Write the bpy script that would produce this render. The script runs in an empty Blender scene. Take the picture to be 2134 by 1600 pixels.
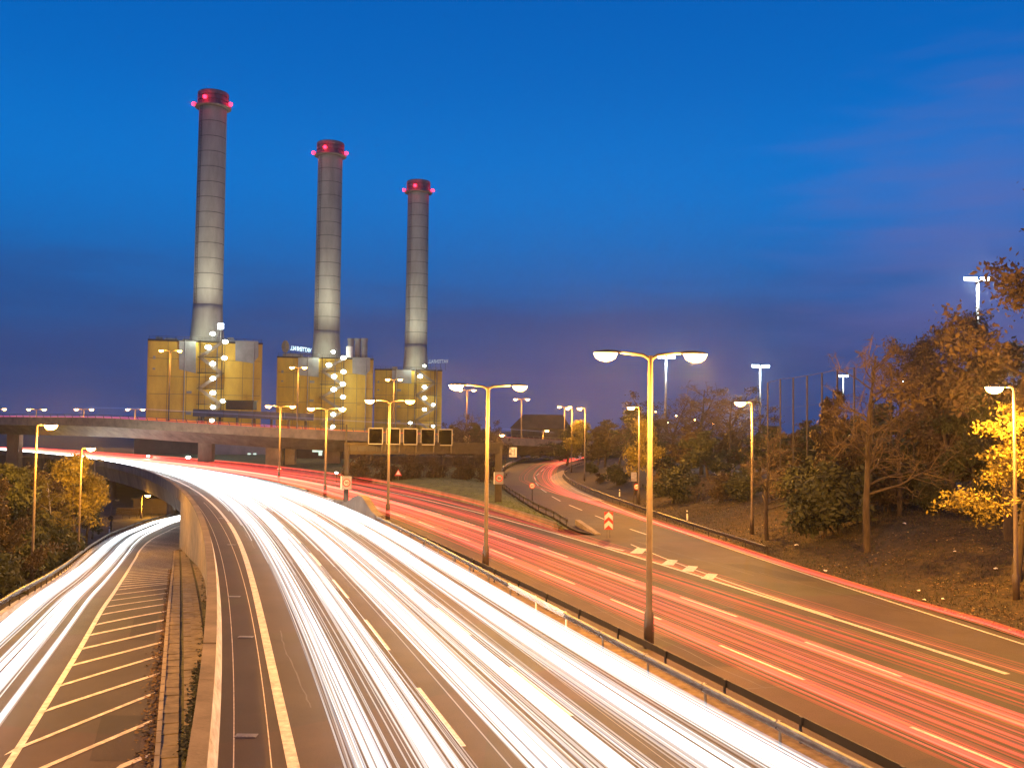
import bpy, math, random
import numpy as np
from mathutils import Vector, Matrix, noise as mnoise

random.seed(7)
rng = np.random.default_rng(11)
S = bpy.context.scene
COL = S.collection

# ------------------------------------------------------------------ camera
FPX, CAMZ = 2000.0, 9.0
TH, RO = math.atan(90 / 2000.0), math.radians(0.70)
R0 = Vector((1, 0, 0)); U0 = Vector((0, -math.sin(TH), math.cos(TH))); FW = Vector((0, math.cos(TH), math.sin(TH)))
RV = R0 * math.cos(RO) + U0 * math.sin(RO)
UV = -R0 * math.sin(RO) + U0 * math.cos(RO)
cam = bpy.data.objects.new("camera", bpy.data.cameras.new("camera"))
COL.objects.link(cam); S.camera = cam
cam.matrix_world = Matrix(((RV.x, UV.x, -FW.x, 0), (RV.y, UV.y, -FW.y, 0), (RV.z, UV.z, -FW.z, CAMZ), (0, 0, 0, 1)))
cam.data.sensor_width = 36; cam.data.lens = 36 * FPX / 2134
cam.data.clip_start = 0.3; cam.data.clip_end = 8000

def ray_dir(px, py):
    return (FW + RV * ((px - 1067) / FPX) - UV * ((py - 800) / FPX)).normalized()
# ------------------------------------------------------------------ view / exposure
S.view_settings.view_transform = 'Standard'; S.view_settings.look = 'None'
S.view_settings.gamma = 1; S.view_settings.use_curve_mapping = False
S.view_settings.exposure = 0.0
S.render.engine = 'CYCLES'
S.cycles.use_denoising = True
S.cycles.sample_clamp_indirect = 4.0; S.cycles.sample_clamp_direct = 0
S.cycles.transparent_max_bounces = 72; S.cycles.max_bounces = 5; S.cycles.diffuse_bounces = 2; S.cycles.glossy_bounces = 2
S.cycles.volume_bounces = 0; S.cycles.caustics_reflective = False; S.cycles.caustics_refractive = False
try: S.cycles.use_light_tree = True
except Exception: pass

# ------------------------------------------------------------------ dusk sky
W = bpy.data.worlds.new("World"); S.world = W; W.use_nodes = True
nt = W.node_tree; N = nt.nodes; LK = nt.links.new
bg = N['Background']
sky = N.new('ShaderNodeTexSky'); sky.sky_type = 'NISHITA'; sky.sun_disc = False
sky.sun_elevation = math.radians(-1.0); sky.sun_rotation = math.radians(180); sky.ozone_density = 4
tc = N.new('ShaderNodeTexCoord'); sep = N.new('ShaderNodeSeparateXYZ'); LK(tc.outputs['Generated'], sep.inputs[0])
grad = N.new('ShaderNodeValToRGB'); LK(sep.outputs['Z'], grad.inputs[0])
cr = grad.color_ramp; cr.interpolation = 'B_SPLINE'
stops = [(0.0, (.028, .058, .20)), (.07, (.014, .078, .28)), (.16, (.002, .145, .52)), (.24, (.0, .215, .74)), (.33, (.0, .16, .62)), (.45, (.0, .125, .53)), (1.0, (.0, .09, .42))]
while len(cr.elements) < len(stops): cr.elements.new(.5)
for e, (p, c) in zip(cr.elements, stops): e.position = p; e.color = (*c, 1)
# cloud bank low over the horizon
mp = N.new('ShaderNodeMapping'); mp.inputs['Scale'].default_value = (1.5, 1.5, 9.0); LK(tc.outputs['Generated'], mp.inputs[0])
nz = N.new('ShaderNodeTexNoise'); nz.inputs['Scale'].default_value = 1.7; nz.inputs['Detail'].default_value = 6; nz.inputs['Roughness'].default_value = .55
LK(mp.outputs[0], nz.inputs[0])
cm = N.new('ShaderNodeMath'); cm.operation = 'MULTIPLY_ADD'; cm.inputs[1].default_value = -4.2; cm.inputs[2].default_value = .62
LK(sep.outputs['Z'], cm.inputs[0])
ca = N.new('ShaderNodeMath'); ca.operation = 'ADD'; LK(cm.outputs[0], ca.inputs[0]); LK(nz.outputs[0], ca.inputs[1])
cs = N.new('ShaderNodeMapRange'); cs.interpolation_type = 'SMOOTHSTEP'
cs.inputs[1].default_value = .42; cs.inputs[2].default_value = .85; cs.inputs[3].default_value = 0; cs.inputs[4].default_value = .8
LK(ca.outputs[0], cs.inputs[0])
cmix = N.new('ShaderNodeMix'); cmix.data_type = 'RGBA'; LK(cs.outputs[0], cmix.inputs['Factor']); LK(grad.outputs[0], cmix.inputs['A'])
cgr = N.new('ShaderNodeMix'); cgr.data_type = 'RGBA'
n2 = N.new('ShaderNodeTexNoise'); n2.inputs['Scale'].default_value = 3.1; n2.inputs['Detail'].default_value = 4; LK(mp.outputs[0], n2.inputs[0])
LK(n2.outputs[0], cgr.inputs['Factor'])
cgr.inputs['A'].default_value = (.012, .060, .24, 1); cgr.inputs['B'].default_value = (.036, .072, .25, 1)
LK(cgr.outputs['Result'], cmix.inputs['B'])
dt = N.new('ShaderNodeVectorMath'); dt.operation = 'DOT_PRODUCT'; LK(tc.outputs['Generated'], dt.inputs[0]); dt.inputs[1].default_value = tuple(ray_dir(2080, 560))  # mauve glow patch painted into the sky colour on the right
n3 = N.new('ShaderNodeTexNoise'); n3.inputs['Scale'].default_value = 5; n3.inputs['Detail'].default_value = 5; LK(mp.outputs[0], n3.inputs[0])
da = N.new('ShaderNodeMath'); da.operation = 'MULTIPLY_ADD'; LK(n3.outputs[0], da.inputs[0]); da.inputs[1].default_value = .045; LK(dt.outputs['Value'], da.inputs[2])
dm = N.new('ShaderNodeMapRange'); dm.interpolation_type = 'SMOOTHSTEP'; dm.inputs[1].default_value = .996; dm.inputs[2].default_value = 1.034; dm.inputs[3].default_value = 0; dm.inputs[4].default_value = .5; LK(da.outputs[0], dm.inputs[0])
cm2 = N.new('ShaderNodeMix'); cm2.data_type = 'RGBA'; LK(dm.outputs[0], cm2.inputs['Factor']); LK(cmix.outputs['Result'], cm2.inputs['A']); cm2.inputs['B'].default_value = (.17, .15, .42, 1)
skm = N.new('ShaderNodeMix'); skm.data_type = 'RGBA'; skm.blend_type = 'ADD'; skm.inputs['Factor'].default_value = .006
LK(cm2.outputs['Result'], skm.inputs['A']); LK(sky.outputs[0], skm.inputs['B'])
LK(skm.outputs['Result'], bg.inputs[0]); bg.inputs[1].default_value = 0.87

# ------------------------------------------------------------------ pixel of the photograph -> point in the place
C0 = Vector((0, 0, CAMZ))
def ray(px, py):
    return FW + RV * ((px - 1067) / FPX) - UV * ((py - 800) / FPX)
def gnd(px, py, z=0.0):
    d = ray(px, py)
    if callable(z):
        zz = z(60.0)
        for _ in range(40):
            t = (zz - CAMZ) / d.z; zz = .5 * zz + .5 * z(d.y * t)
        return C0 + d * t
    return C0 + d * ((z - CAMZ) / d.z)
def dep(px, py, Y):
    d = ray(px, py); return C0 + d * (Y / d.y)
def lerp_tab(tab):
    xs = [a for a, b in tab]; ys = [b for a, b in tab]
    return lambda v: float(np.interp(v, xs, ys))
def smooth_tab(tab, w=9):
    xs = np.arange(-60, 700, 1.0); ys = np.interp(xs, [a for a, b in tab], [b for a, b in tab])
    k = np.hanning(2 * w + 1); k /= k.sum(); yp = np.pad(ys, w, mode='edge'); ys = np.convolve(yp, k, 'valid')
    return lambda v: float(np.interp(v, xs, ys))
def fitY(pts, deg, lo=None, hi=None):
    """smooth curve X(Y) through world points, straight beyond its ends"""
    Y = np.array([p.y for p in pts]); X = np.array([p.x for p in pts])
    u = lambda y: (y - 100) / 100
    w = 1 / np.maximum(Y, 20)
    cf = np.polyfit(u(Y), X, deg, w=w); d = np.polyder(cf)
    a = lo if lo is not None else Y.min(); b = hi if hi is not None else Y.max()
    def f(y):
        if y < a: return float(np.polyval(cf, u(a)) + np.polyval(d, u(a)) * (y - a) / 100)
        if y > b: return float(np.polyval(cf, u(b)) + np.polyval(d, u(b)) * (y - b) / 100)
        return float(np.polyval(cf, u(y)))
    return f
def resample(pts, n):
    P = np.array([tuple(p) for p in pts], float); s = np.r_[0, np.cumsum(np.linalg.norm(np.diff(P, axis=0), axis=1))]
    t = np.linspace(0, s[-1], n)
    return [Vector((np.interp(a, s, P[:, 0]), np.interp(a, s, P[:, 1]), np.interp(a, s, P[:, 2]))) for a in t]
def crom(pts, n=6):
    P = [Vector(p) for p in pts]; P = [P[0] * 2 - P[1]] + P + [P[-1] * 2 - P[-2]]; out = []
    for i in range(1, len(P) - 2):
        a, b, c, d = P[i - 1:i + 3]
        for k in range(n):
            t = k / n
            out.append(.5 * ((2 * b) + (c - a) * t + (2 * a - 5 * b + 4 * c - d) * t * t + (3 * b - a - 3 * c + d) * t ** 3))
    out.append(P[-2]); return out
def curve(pts, step):
    c = crom(pts, 10); L = sum((c[i + 1] - c[i]).length for i in range(len(c) - 1))
    return resample(c, max(2, int(L / step) + 1))
def side(P, i):
    a = P[max(0, i - 1)]; b = P[min(len(P) - 1, i + 1)]; t = (b - a); t.z = 0; t.normalize()
    return Vector((t.y, -t.x, 0)), t

ORD = ['first', 'second', 'third', 'fourth', 'fifth', 'sixth', 'seventh', 'eighth', 'ninth', 'tenth', 'eleventh', 'twelfth', 'thirteenth', 'fourteenth', 'fifteenth', 'sixteenth', 'seventeenth', 'eighteenth', 'nineteenth', 'twentieth', 'twenty-first', 'twenty-second', 'twenty-third', 'twenty-fourth', 'twenty-fifth', 'twenty-sixth', 'twenty-seventh', 'twenty-eighth', 'twenty-ninth', 'thirtieth', 'thirty-first', 'thirty-second', 'thirty-third', 'thirty-fourth', 'thirty-fifth', 'thirty-sixth', 'thirty-seventh', 'thirty-eighth']
LOOK = {'dense': 'dark green dense', 'dense2': 'brown-leaved', 'bare': 'bare', 'bare2': 'thin-leaved bare'}

# ------------------------------------------------------------------ mesh builder
class MB:
    def __init__(s): s.v = []; s.f = []; s.m = []; s.c = []
    def face(s, idx, m=0): s.f.append(tuple(idx)); s.m.append(m)
    def add(s, vs):
        b = len(s.v); s.v.extend([tuple(v) for v in vs]); return b
    def quad(s, a, b, c, d, m=0):
        i = s.add((a, b, c, d)); s.face((i, i + 1, i + 2, i + 3), m)
    def box(s, c, size, rot=None, m=0, taper=1.0):
        hx, hy, hz = size[0] / 2, size[1] / 2, size[2] / 2; c = Vector(c)
        R = rot if rot is not None else Matrix.Identity(3); vs = []
        for z in (-1, 1):
            k = taper if z > 0 else 1
            for x, y in ((-1, -1), (1, -1), (1, 1), (-1, 1)): vs.append(c + R @ Vector((x * hx * k, y * hy * k, z * hz)))
        b = s.add(vs)
        for f in ((3, 2, 1, 0), (4, 5, 6, 7), (0, 1, 5, 4), (1, 2, 6, 5), (2, 3, 7, 6), (3, 0, 4, 7)): s.face([b + i for i in f], m)
    def bar(s, a, b, w, h=None, m=0):
        a = Vector(a); b = Vector(b); h = h or w; d = b - a; L = d.length
        if L < 1e-6: return
        z = d / L; up = Vector((0, 0, 1)) if abs(z.z) < .95 else Vector((0, 1, 0))
        x = up.cross(z).normalized(); y = z.cross(x)
        R = Matrix((x, y, z)).transposed(); s.box((a + b) / 2, (w, h, L), R, m)
    def tube(s, path, rad, n=8, m=0, cap=True):
        P = [Vector(p) for p in path]; k = len(P)
        if not hasattr(rad, '__len__'): rad = [rad] * k
        b0 = None; x = None
        for i in range(k):
            t = (P[min(k - 1, i + 1)] - P[max(0, i - 1)])
            if t.length < 1e-9: t = Vector((0, 0, 1))
            t.normalize()
            if x is None: x = t.orthogonal().normalized()
            x = (x - t * x.dot(t))
            x = x.normalized() if x.length > 1e-6 else t.orthogonal().normalized()
            y = t.cross(x)
            b = s.add([P[i] + (x * math.cos(2 * math.pi * j / n) + y * math.sin(2 * math.pi * j / n)) * rad[i] for j in range(n)])
            if b0 is not None:
                for j in range(n): s.face((b0 + j, b0 + (j + 1) % n, b + (j + 1) % n, b + j), m)
            elif cap: s.face([b + j for j in reversed(range(n))], m)
            b0 = b
        if cap: s.face([b0 + j for j in range(n)], m)
    def lathe(s, prof, c=(0, 0, 0), n=24, m=0, cap=True):
        c = Vector(c); pb = None
        for r, z in prof:
            b = s.add([c + Vector((r * math.cos(2 * math.pi * j / n), r * math.sin(2 * math.pi * j / n), z)) for j in range(n)])
            if pb is not None:
                for j in range(n): s.face((pb + j, pb + (j + 1) % n, b + (j + 1) % n, b + j), m)
            elif cap and r > 0: s.face([b + j for j in reversed(range(n))], m)
            pb = b
        if cap: s.face([pb + j for j in range(n)], m)
    def loft(s, rows, m=0, closed=False):
        pb = None; k = len(rows[0])
        for r in rows:
            b = s.add(r)
            if pb is not None:
                for j in range(k if closed else k - 1):
                    s.face((pb + j, pb + (j + 1) % k, b + (j + 1) % k, b + j), m)
            pb = b
    def build(s, name, mats, parent=None, smooth=False, origin=None):
        me = bpy.data.meshes.new(name)
        V = np.array(s.v, dtype=np.float64).reshape(-1, 3)
        if parent is not None: og = Vector(parent['wloc'])
        elif origin is not None: og = Vector(origin)
        else:
            lo = V.min(0); hi = V.max(0); og = Vector(((lo[0] + hi[0]) / 2, (lo[1] + hi[1]) / 2, lo[2]))
        me.from_pydata([tuple(v) for v in (V - np.array(og))], [], s.f)
        if not isinstance(mats, (list, tuple)): mats = [mats]
        for mt in mats: me.materials.append(mt)
        if len(mats) > 1: me.polygons.foreach_set('material_index', s.m)
        if smooth: me.polygons.foreach_set('use_smooth', [True] * len(s.f))
        me.update()
        o = bpy.data.objects.new(name, me); COL.objects.link(o)
        o['wloc'] = tuple(og)
        if parent is not None: o.parent = parent
        else: o.location = og
        return o
def tag(o, label=None, cat=None, group=None, kind=None):
    if label: o['label'] = label
    if cat: o['category'] = cat
    if group: o['group'] = group
    if kind: o['kind'] = kind
    return o
def empty(name, loc, label=None, cat=None, group=None, kind=None):
    o = bpy.data.objects.new(name, None); COL.objects.link(o); o.location = loc; o['wloc'] = tuple(loc)
    o.empty_display_size = .2
    return tag(o, label, cat, group, kind)
def dup(root, loc, rot=(0, 0, 0), scale=(1, 1, 1), label=None, group=None):
    r = root.copy(); COL.objects.link(r); r.location = loc; r.rotation_euler = rot; r.scale = scale
    if label: r['label'] = label
    if group: r['group'] = group
    for ch in list(root.children):
        c = ch.copy(); COL.objects.link(c); c.parent = r
        for g in ch.children:
            d = g.copy(); COL.objects.link(d); d.parent = c
    return r
def inst(mesh, name, parent, loc, rotz=0, scale=None):
    o = bpy.data.objects.new(name, mesh); COL.objects.link(o); o.parent = parent
    o.location = Vector(loc) - Vector(parent['wloc']); o.rotation_euler = (0, 0, rotz)
    if scale: o.scale = scale
    o['wloc'] = tuple(loc)
    return o

# ------------------------------------------------------------------ materials
def mat(name, col, rough=.7, metal=0.0, var=.25, scale=1.0, bump=.0, bscale=None, col2=None, detail=5, stretch=None, spec=None):
    m = bpy.data.materials.new(name); m.use_nodes = True; n = m.node_tree.nodes; l = m.node_tree.links.new
    p = n['Principled BSDF']; p.inputs['Roughness'].default_value = rough; p.inputs['Metallic'].default_value = metal
    if spec is not None: p.inputs['Specular IOR Level'].default_value = spec
    t = n.new('ShaderNodeTexCoord'); g = n.new('ShaderNodeNewGeometry')
    mpp = n.new('ShaderNodeMapping'); l(g.outputs['Position'], mpp.inputs[0])
    if stretch: mpp.inputs['Scale'].default_value = stretch
    no = n.new('ShaderNodeTexNoise'); no.inputs['Scale'].default_value = scale; no.inputs['Detail'].default_value = detail; no.inputs['Roughness'].default_value = .65
    l(mpp.outputs[0], no.inputs[0])
    r = n.new('ShaderNodeValToRGB'); l(no.outputs[0], r.inputs[0])
    a = col; b = col2 or tuple(min(1, c * (1 + var * 1.6)) for c in col)
    a = tuple(c * (1 - var) for c in col)
    r.color_ramp.elements[0].position = .3; r.color_ramp.elements[1].position = .72
    r.color_ramp.elements[0].color = (*a, 1); r.color_ramp.elements[1].color = (*b, 1)
    l(r.outputs[0], p.inputs['Base Color'])
    if bump:
        n3 = n.new('ShaderNodeTexNoise'); n3.inputs['Scale'].default_value = bscale or scale * 6; n3.inputs['Detail'].default_value = 4
        l(mpp.outputs[0], n3.inputs[0]); bu = n.new('ShaderNodeBump'); bu.inputs['Strength'].default_value = bump; bu.inputs['Distance'].default_value = .05
        l(n3.outputs[0], bu.inputs['Height']); l(bu.outputs[0], p.inputs['Normal'])
    return m
def emis(name, col, strength, sample=False):
    m = bpy.data.materials.new(name); m.use_nodes = True; n = m.node_tree.nodes
    p = n['Principled BSDF']; p.inputs['Base Color'].default_value = (*[min(1, c) * .5 for c in col], 1)
    p.inputs['Emission Color'].default_value = (*col, 1); p.inputs['Emission Strength'].default_value = strength
    try: m.cycles.emission_sampling = 'AUTO' if sample else 'NONE'
    except Exception: pass
    return m
def asphalt_mat(name, base):
    m = mat(name, base, rough=.72, spec=.22, var=.18, scale=.35, bump=.35, bscale=35, detail=8)
    n = m.node_tree.nodes; l = m.node_tree.links.new; p = n['Principled BSDF']
    g = n.new('ShaderNodeNewGeometry')
    f = n.new('ShaderNodeTexNoise'); f.inputs['Scale'].default_value = 26; f.inputs['Detail'].default_value = 3; l(g.outputs['Position'], f.inputs[0])
    v = n.new('ShaderNodeTexVoronoi'); v.inputs['Scale'].default_value = .09; l(g.outputs['Position'], v.inputs[0])
    mr = n.new('ShaderNodeMapRange'); mr.inputs[1].default_value = .3; mr.inputs[2].default_value = .7; mr.inputs[3].default_value = .75; mr.inputs[4].default_value = 1.3
    l(f.outputs[0], mr.inputs[0])
    mx = n.new('ShaderNodeMix'); mx.data_type = 'RGBA'; mx.blend_type = 'MULTIPLY'; mx.inputs['Factor'].default_value = 1
    old = p.inputs['Base Color'].links[0].from_socket; l(old, mx.inputs['A']); l(mr.outputs[0], mx.inputs['B'])
    mx2 = n.new('ShaderNodeMix'); mx2.data_type = 'RGBA'; mx2.blend_type = 'MULTIPLY'; mx2.inputs['Factor'].default_value = .22
    l(mx.outputs['Result'], mx2.inputs['A']); l(v.outputs['Color'], mx2.inputs['B']); l(mx2.outputs['Result'], p.inputs['Base Color'])
    return m
M = {}
M['asphalt'] = asphalt_mat('asphalt', (.060, .049, .038))
M['asphalt2'] = asphalt_mat('asphalt_ramp', (.064, .050, .037))
M['shoulder'] = asphalt_mat('shoulder_asphalt', (.045, .034, .028))
M['paint'] = mat('road_paint', (.42, .38, .33), rough=.6, var=.34, scale=5, bump=.2, bscale=40)
M['paint_o'] = mat('worn_edge_paint', (.50, .43, .32), rough=.6, var=.4, scale=3)
M['concrete'] = mat('concrete', (.25, .20, .12), rough=.85, var=.28, scale=.6, bump=.3, bscale=14, detail=9)
M['concrete_d'] = mat('stained_concrete', (.13, .105, .08), rough=.9, var=.4, scale=.45, bump=.3, bscale=9, detail=9, stretch=(1, 1, .35))
M['concrete_l'] = mat('barrier_concrete', (.34, .31, .27), rough=.75, var=.35, scale=1.6, bump=.4, bscale=12, stretch=(1, .4, 2))
M['paver'] = mat('paving_slab', (.21, .165, .085), rough=.9, var=.35, scale=1.7, bump=.4, bscale=22)
M['moss'] = mat('joint_moss', (.09, .085, .03), rough=1, var=.5, scale=4, bump=.6)
M['soil'] = mat('median_soil', (.12, .085, .05), rough=1, var=.5, scale=2.5, bump=.9, bscale=8)
M['grass'] = mat('rough_grass', (.026, .021, .008), rough=1, var=.6, scale=1.8, bump=1.0, bscale=7, col2=(.060, .038, .013), detail=10)
M['lawn'] = mat('lawn', (.075, .095, .022), rough=1, var=.45, scale=.8, bump=.7, bscale=7)
M['ground'] = mat('low_ground', (.035, .03, .022), rough=1, var=.5, scale=.2, bump=.6)
M['steel'] = mat('galvanised_steel', (.14, .13, .12), rough=.42, metal=.75, var=.25, scale=2)
M['rail'] = mat('weathered_rail', (.13, .12, .115), rough=.5, metal=.25, var=.35, scale=3)
M['steel_d'] = mat('dark_steel', (.035, .028, .024), rough=.45, metal=.5, var=.3, scale=2)
M['pole'] = mat('pole_paint', (.085, .062, .045), rough=.5, metal=.2, var=.2, scale=1.5)
M['yellow'] = mat('yellow_cladding', (.47, .29, .035), rough=.6, var=.22, scale=.22, stretch=(1, 1, .3), detail=8)
M['louvre_y'] = mat('yellow_louvre', (.36, .21, .03), rough=.6, var=.2, scale=1)
M['grey_clad'] = mat('grey_cladding', (.20, .20, .21), rough=.6, var=.15, scale=.4)
M['chimney'] = mat('chimney_concrete', (.31, .28, .235), rough=.9, var=.22, scale=.25, stretch=(1, 1, .25), detail=7)
M['joint'] = mat('dark_joint', (.10, .09, .08), rough=.9, var=.2)
M['cap'] = mat('chimney_cap', (.17, .12, .11), rough=.6, var=.3, scale=1)
M['dark'] = mat('dark_metal', (.02, .02, .025), rough=.6, var=.3)
M['black'] = mat('display_face', (.004, .003, .003), rough=.95, var=.2, spec=.0)
M['white'] = mat('white_paint', (.72, .70, .66), rough=.5, var=.1)
M['red'] = mat('red_sheeting', (.55, .03, .02), rough=.5, var=.1)
M['ink'] = mat('black_print', (.02, .02, .02), rough=.6, var=.1)
M['blue_clad'] = mat('blue_grey_cladding', (.035, .045, .09), rough=.6, var=.2, scale=.3)
M['roof'] = mat('roof_tiles', (.035, .025, .022), rough=.9, var=.3, scale=.4)
M['wall_dark'] = mat('dark_facade', (.045, .034, .03), rough=.85, var=.25, scale=.3)
M['bark'] = mat('bark', (.045, .032, .022), rough=1, var=.4, scale=4, bump=.6, bscale=14, stretch=(1, 1, .3))
M['birch_bark'] = mat('birch_bark', (.42, .38, .30), rough=.9, var=.5, scale=3, stretch=(1, 1, 3), col2=(.5, .46, .36))
M['twig'] = mat('twig', (.085, .06, .035), rough=1, var=.35, scale=1)
M['leaf_y'] = mat('leaf_yellow', (.15, .115, .014), rough=.8, var=.5, scale=.9)
M['leaf_g'] = mat('leaf_green', (.026, .030, .010), rough=.8, var=.5, scale=.7)
M['leaf_b'] = mat('leaf_brown', (.050, .032, .013), rough=.85, var=.5, scale=.8)
M['glass_sod'] = emis('sodium_lamp_glass', (1, .55, .17), 28)
M['glass_wht'] = emis('white_flood_glass', (.93, 1, .82), 22)
M['glass_cool'] = emis('cool_flood_glass', (.80, .95, 1), 24)
M['glass_red'] = emis('red_beacon_glass', (1, .012, .035), 12)
M['neon'] = emis('sign_tube', (.72, .95, 1), 1.5)
M['neon_dim'] = emis('dim_sign_tube', (.55, .75, .85), .25)
M['litwin'] = emis('lit_window', (.75, 1, .85), .9)
M['whitelit'] = emis('lit_panel', (.7, 1, .95), 1.6)

AMB = (1.0, .445, .04); SOD = (1.0, .425, .05); WHT = (.92, 1.0, .74)
def bulb(parent, loc, power, color, r=.25, kind='POINT', rot=None, cone=None):
    ld = bpy.data.lights.new('bulb', kind); ld.energy = power; ld.color = color; ld.shadow_soft_size = r
    o = bpy.data.objects.new('bulb', ld); COL.objects.link(o); o.parent = parent
    o.location = Vector(loc) - Vector(parent['wloc'])
    if kind == 'SPOT': ld.spot_size = cone; ld.spot_blend = .6; o.rotation_euler = rot
    return o

# ================================================================== THE LIE OF THE LAND
zr = smooth_tab([(0, 0), (32, 0), (48, -.3), (64, -1.6), (80, -3.1), (100, -5.0), (117, -6.2), (140, -7.0), (400, -7.3)], 7)
Lf = fitY([gnd(*p) for p in ((458, 1600), (458, 1500), (457, 1400), (457, 1290), (454, 1205), (448, 1150), (440, 1118), (430, 1087), (410, 1053), (385, 1030), (350, 1010), (300, 990), (250, 975), (180, 960), (100, 950), (0, 944))], 4)
M1f = fitY([gnd(*p, .72) for p in ((1781, 1588), (1669, 1528), (1600, 1493), (1509, 1449), (1382, 1383), (1289, 1335), (1213, 1292), (1091, 1230), (1048, 1208), (1010, 1190), (937, 1149), (864, 1117), (803, 1090), (746, 1056), (658, 1031), (589, 1008), (540, 998), (475, 986), (382, 972), (275, 962), (177, 951), (100, 943))], 4)
M2f_ = fitY([gnd(*p, .72) for p in ((1884, 1600), (1719, 1522), (1600, 1459), (1550, 1438), (1500, 1409), (1347, 1339), (1192, 1263), (1000, 1174), (937, 1142))], 2)
M2f = lambda y: max(M2f_(y), M1f(y) + 1.0) if y < 85 else M1f(y) + 1.0 + 0.0 * y
RBf = fitY([gnd(*p, .8) for p in ((1198, 1101), (1106, 1066), (979, 1040), (884, 1012), (816, 1000), (717, 990), (629, 976), (540, 967), (475, 960), (375, 952), (290, 948))], 3)
REf = fitY([gnd(*p) for p in ((2134, 1330), (1931, 1270), (1812, 1235), (1690, 1193), (1625, 1172), (1500, 1130), (1420, 1100), (1340, 1072), (1300, 1058), (1266, 1046), (1200, 1019))], 2)
RLf = fitY([gnd(*p, lambda y: zr(y) + .8) for p in ((0, 1256), (86, 1201), (186, 1145), (206, 1126), (241, 1105), (292, 1084), (388, 1065))], 3, hi=150)
CUf = fitY([gnd(*p, zr) for p in ((327, 1600), (339, 1394), (354, 1273), (361, 1170), (364, 1136))], 3)
GLf = fitY([gnd(*p, zr) for p in ((12, 1600), (100, 1462), (172, 1335), (206, 1287), (254, 1208), (292, 1146))], 3)
def rlx(y):   # left barrier of the lower ramp, bending under the bridge
    return RLf(y) if y < 150 else RLf(150) + (y - 150) ** 2 * .004
def curbx(y):
    lim = Lf(y) - 1.7
    if y > 112: return max(rlx(y) + 7.5, min(CUf(112) + 0.02 * (y - 112), 1e9)) if y > 130 else CUf(112) - .03 * (y - 112)
    return min(CUf(y), lim + .6)
GT = gnd(1245, 1115)                      # tip of the gore between motorway and exit ramp
YG = GT.y
YB = 118.0                                # where the wall ends and the bridge starts

def sheet(name, fl, fr, ys, z, m, kind='structure', nx=2, zf=None, label=None, parent=None, wob=0):
    mb = MB(); rows = []
    for y in ys:
        a, b = fl(y), fr(y); zz = zf(y) if zf else z
        rows.append([Vector((a + (b - a) * k / (nx - 1), y, zz)) for k in range(nx)])
    mb.loft(rows); o = mb.build(name, m, parent=parent)
    if kind and parent is None: o['kind'] = kind
    if label: o['label'] = label
    return o
ysn = lambda a, b, s: list(np.arange(a, b, s)) + [b]

# big low sheet to the horizon
mb = MB(); mb.quad((-2000, -200, -8), (2000, -200, -8), (2000, 2000, -8), (-2000, 2000, -8)); tag(mb.build('ground', M['ground']), kind='structure')
# upper ground: under the motorway until the bridge, then only right of it
mb = MB()
rows = [[Vector((Lf(y) + .2, y, -.35)), Vector((0 + 30, y, -.35)), Vector((900, y, -.35))] for y in ysn(-20, YB, 6)]
mb.loft(rows)
rows = [[Vector((RBf(y) + 1.0, y, -.35)), Vector((RBf(y) + 1.0, y, -8)),] for y in ysn(YB, 300, 6)]
mb.loft(rows)
rows = [[Vector((RBf(y) + 1.0, y, -.35)), Vector((max(60, RBf(y) + 30), y, -.35)), Vector((900, y, -.35))] for y in ysn(YB, 300, 6)]
mb.loft(rows)
mb.quad((RBf(300), 300, -.35), (900, 300, -.35), (900, 2000, -.35), (RBf(300), 2000, -.35))
tag(mb.build('upper_ground', M['ground']), kind='structure')

# carriageways
main_ys = ysn(4, 300, 2.5)
road_w = sheet('motorway_inbound', lambda y: Lf(y) + .0, lambda y: M1f(y) - .35, main_ys, .0, M['asphalt'], nx=7)
road_r = sheet('motorway_outbound', lambda y: M2f(y) + .25, lambda y: (REf(y) if y < YG - .05 else RBf(y) - .05), ysn(4, YG - .1, 2.5) + ysn(YG, 300, 2.5), .0, M['asphalt2'], nx=7)
sheet('median_ground', lambda y: M1f(y) - .35, lambda y: M2f(y) + .25, main_ys, .02, M['soil'], nx=4)
# paved shoulder strip with gutter
sheet('shoulder_strip', lambda y: Lf(y) + .02, lambda y: Lf(y) + .32 + 1.45, ysn(4, 120, 2), .004, M['shoulder'], nx=3)

# exit ramp on the right
EL = [GT] + [gnd(*p, .75) for p in ((1197, 1086), (1158, 1064), (1125, 1050), (1080, 1025), (1057, 1010), (1045, 998), (1043, 984), (1052, 973), (1068, 964), (1090, 957), (1110, 953))]
EL = [Vector((p.x, p.y, 0)) for p in EL]; EL += [Vector((10, 290, 0)), Vector((24, 318, 0)), Vector((50, 345, 0))]
ER = [Vector((REf(y), y, 0)) for y in (YG, 95, 110, 125, 140)]
ER += [Vector((9.3, 160, 0)), Vector((9.6, 180, 0)), Vector((12.0, 203, 0)), Vector((17.0, 232, 0)), Vector((25.5, 262, 0)), Vector((40, 290, 0)), Vector((66, 318, 0))]
ELs = resample(crom(EL, 8), 90); ERs = resample(crom(ER, 8), 90)
mb = MB(); mb.loft([[a, a.lerp(b, .33), a.lerp(b, .66), b] for a, b in zip(ELs, ERs)])
tag(mb.build('exit_road', M['asphalt2']), kind='structure')
ERpath = [Vector((REf(y), y, 0)) for y in np.arange(0, YG, 3)] + ERs
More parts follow.
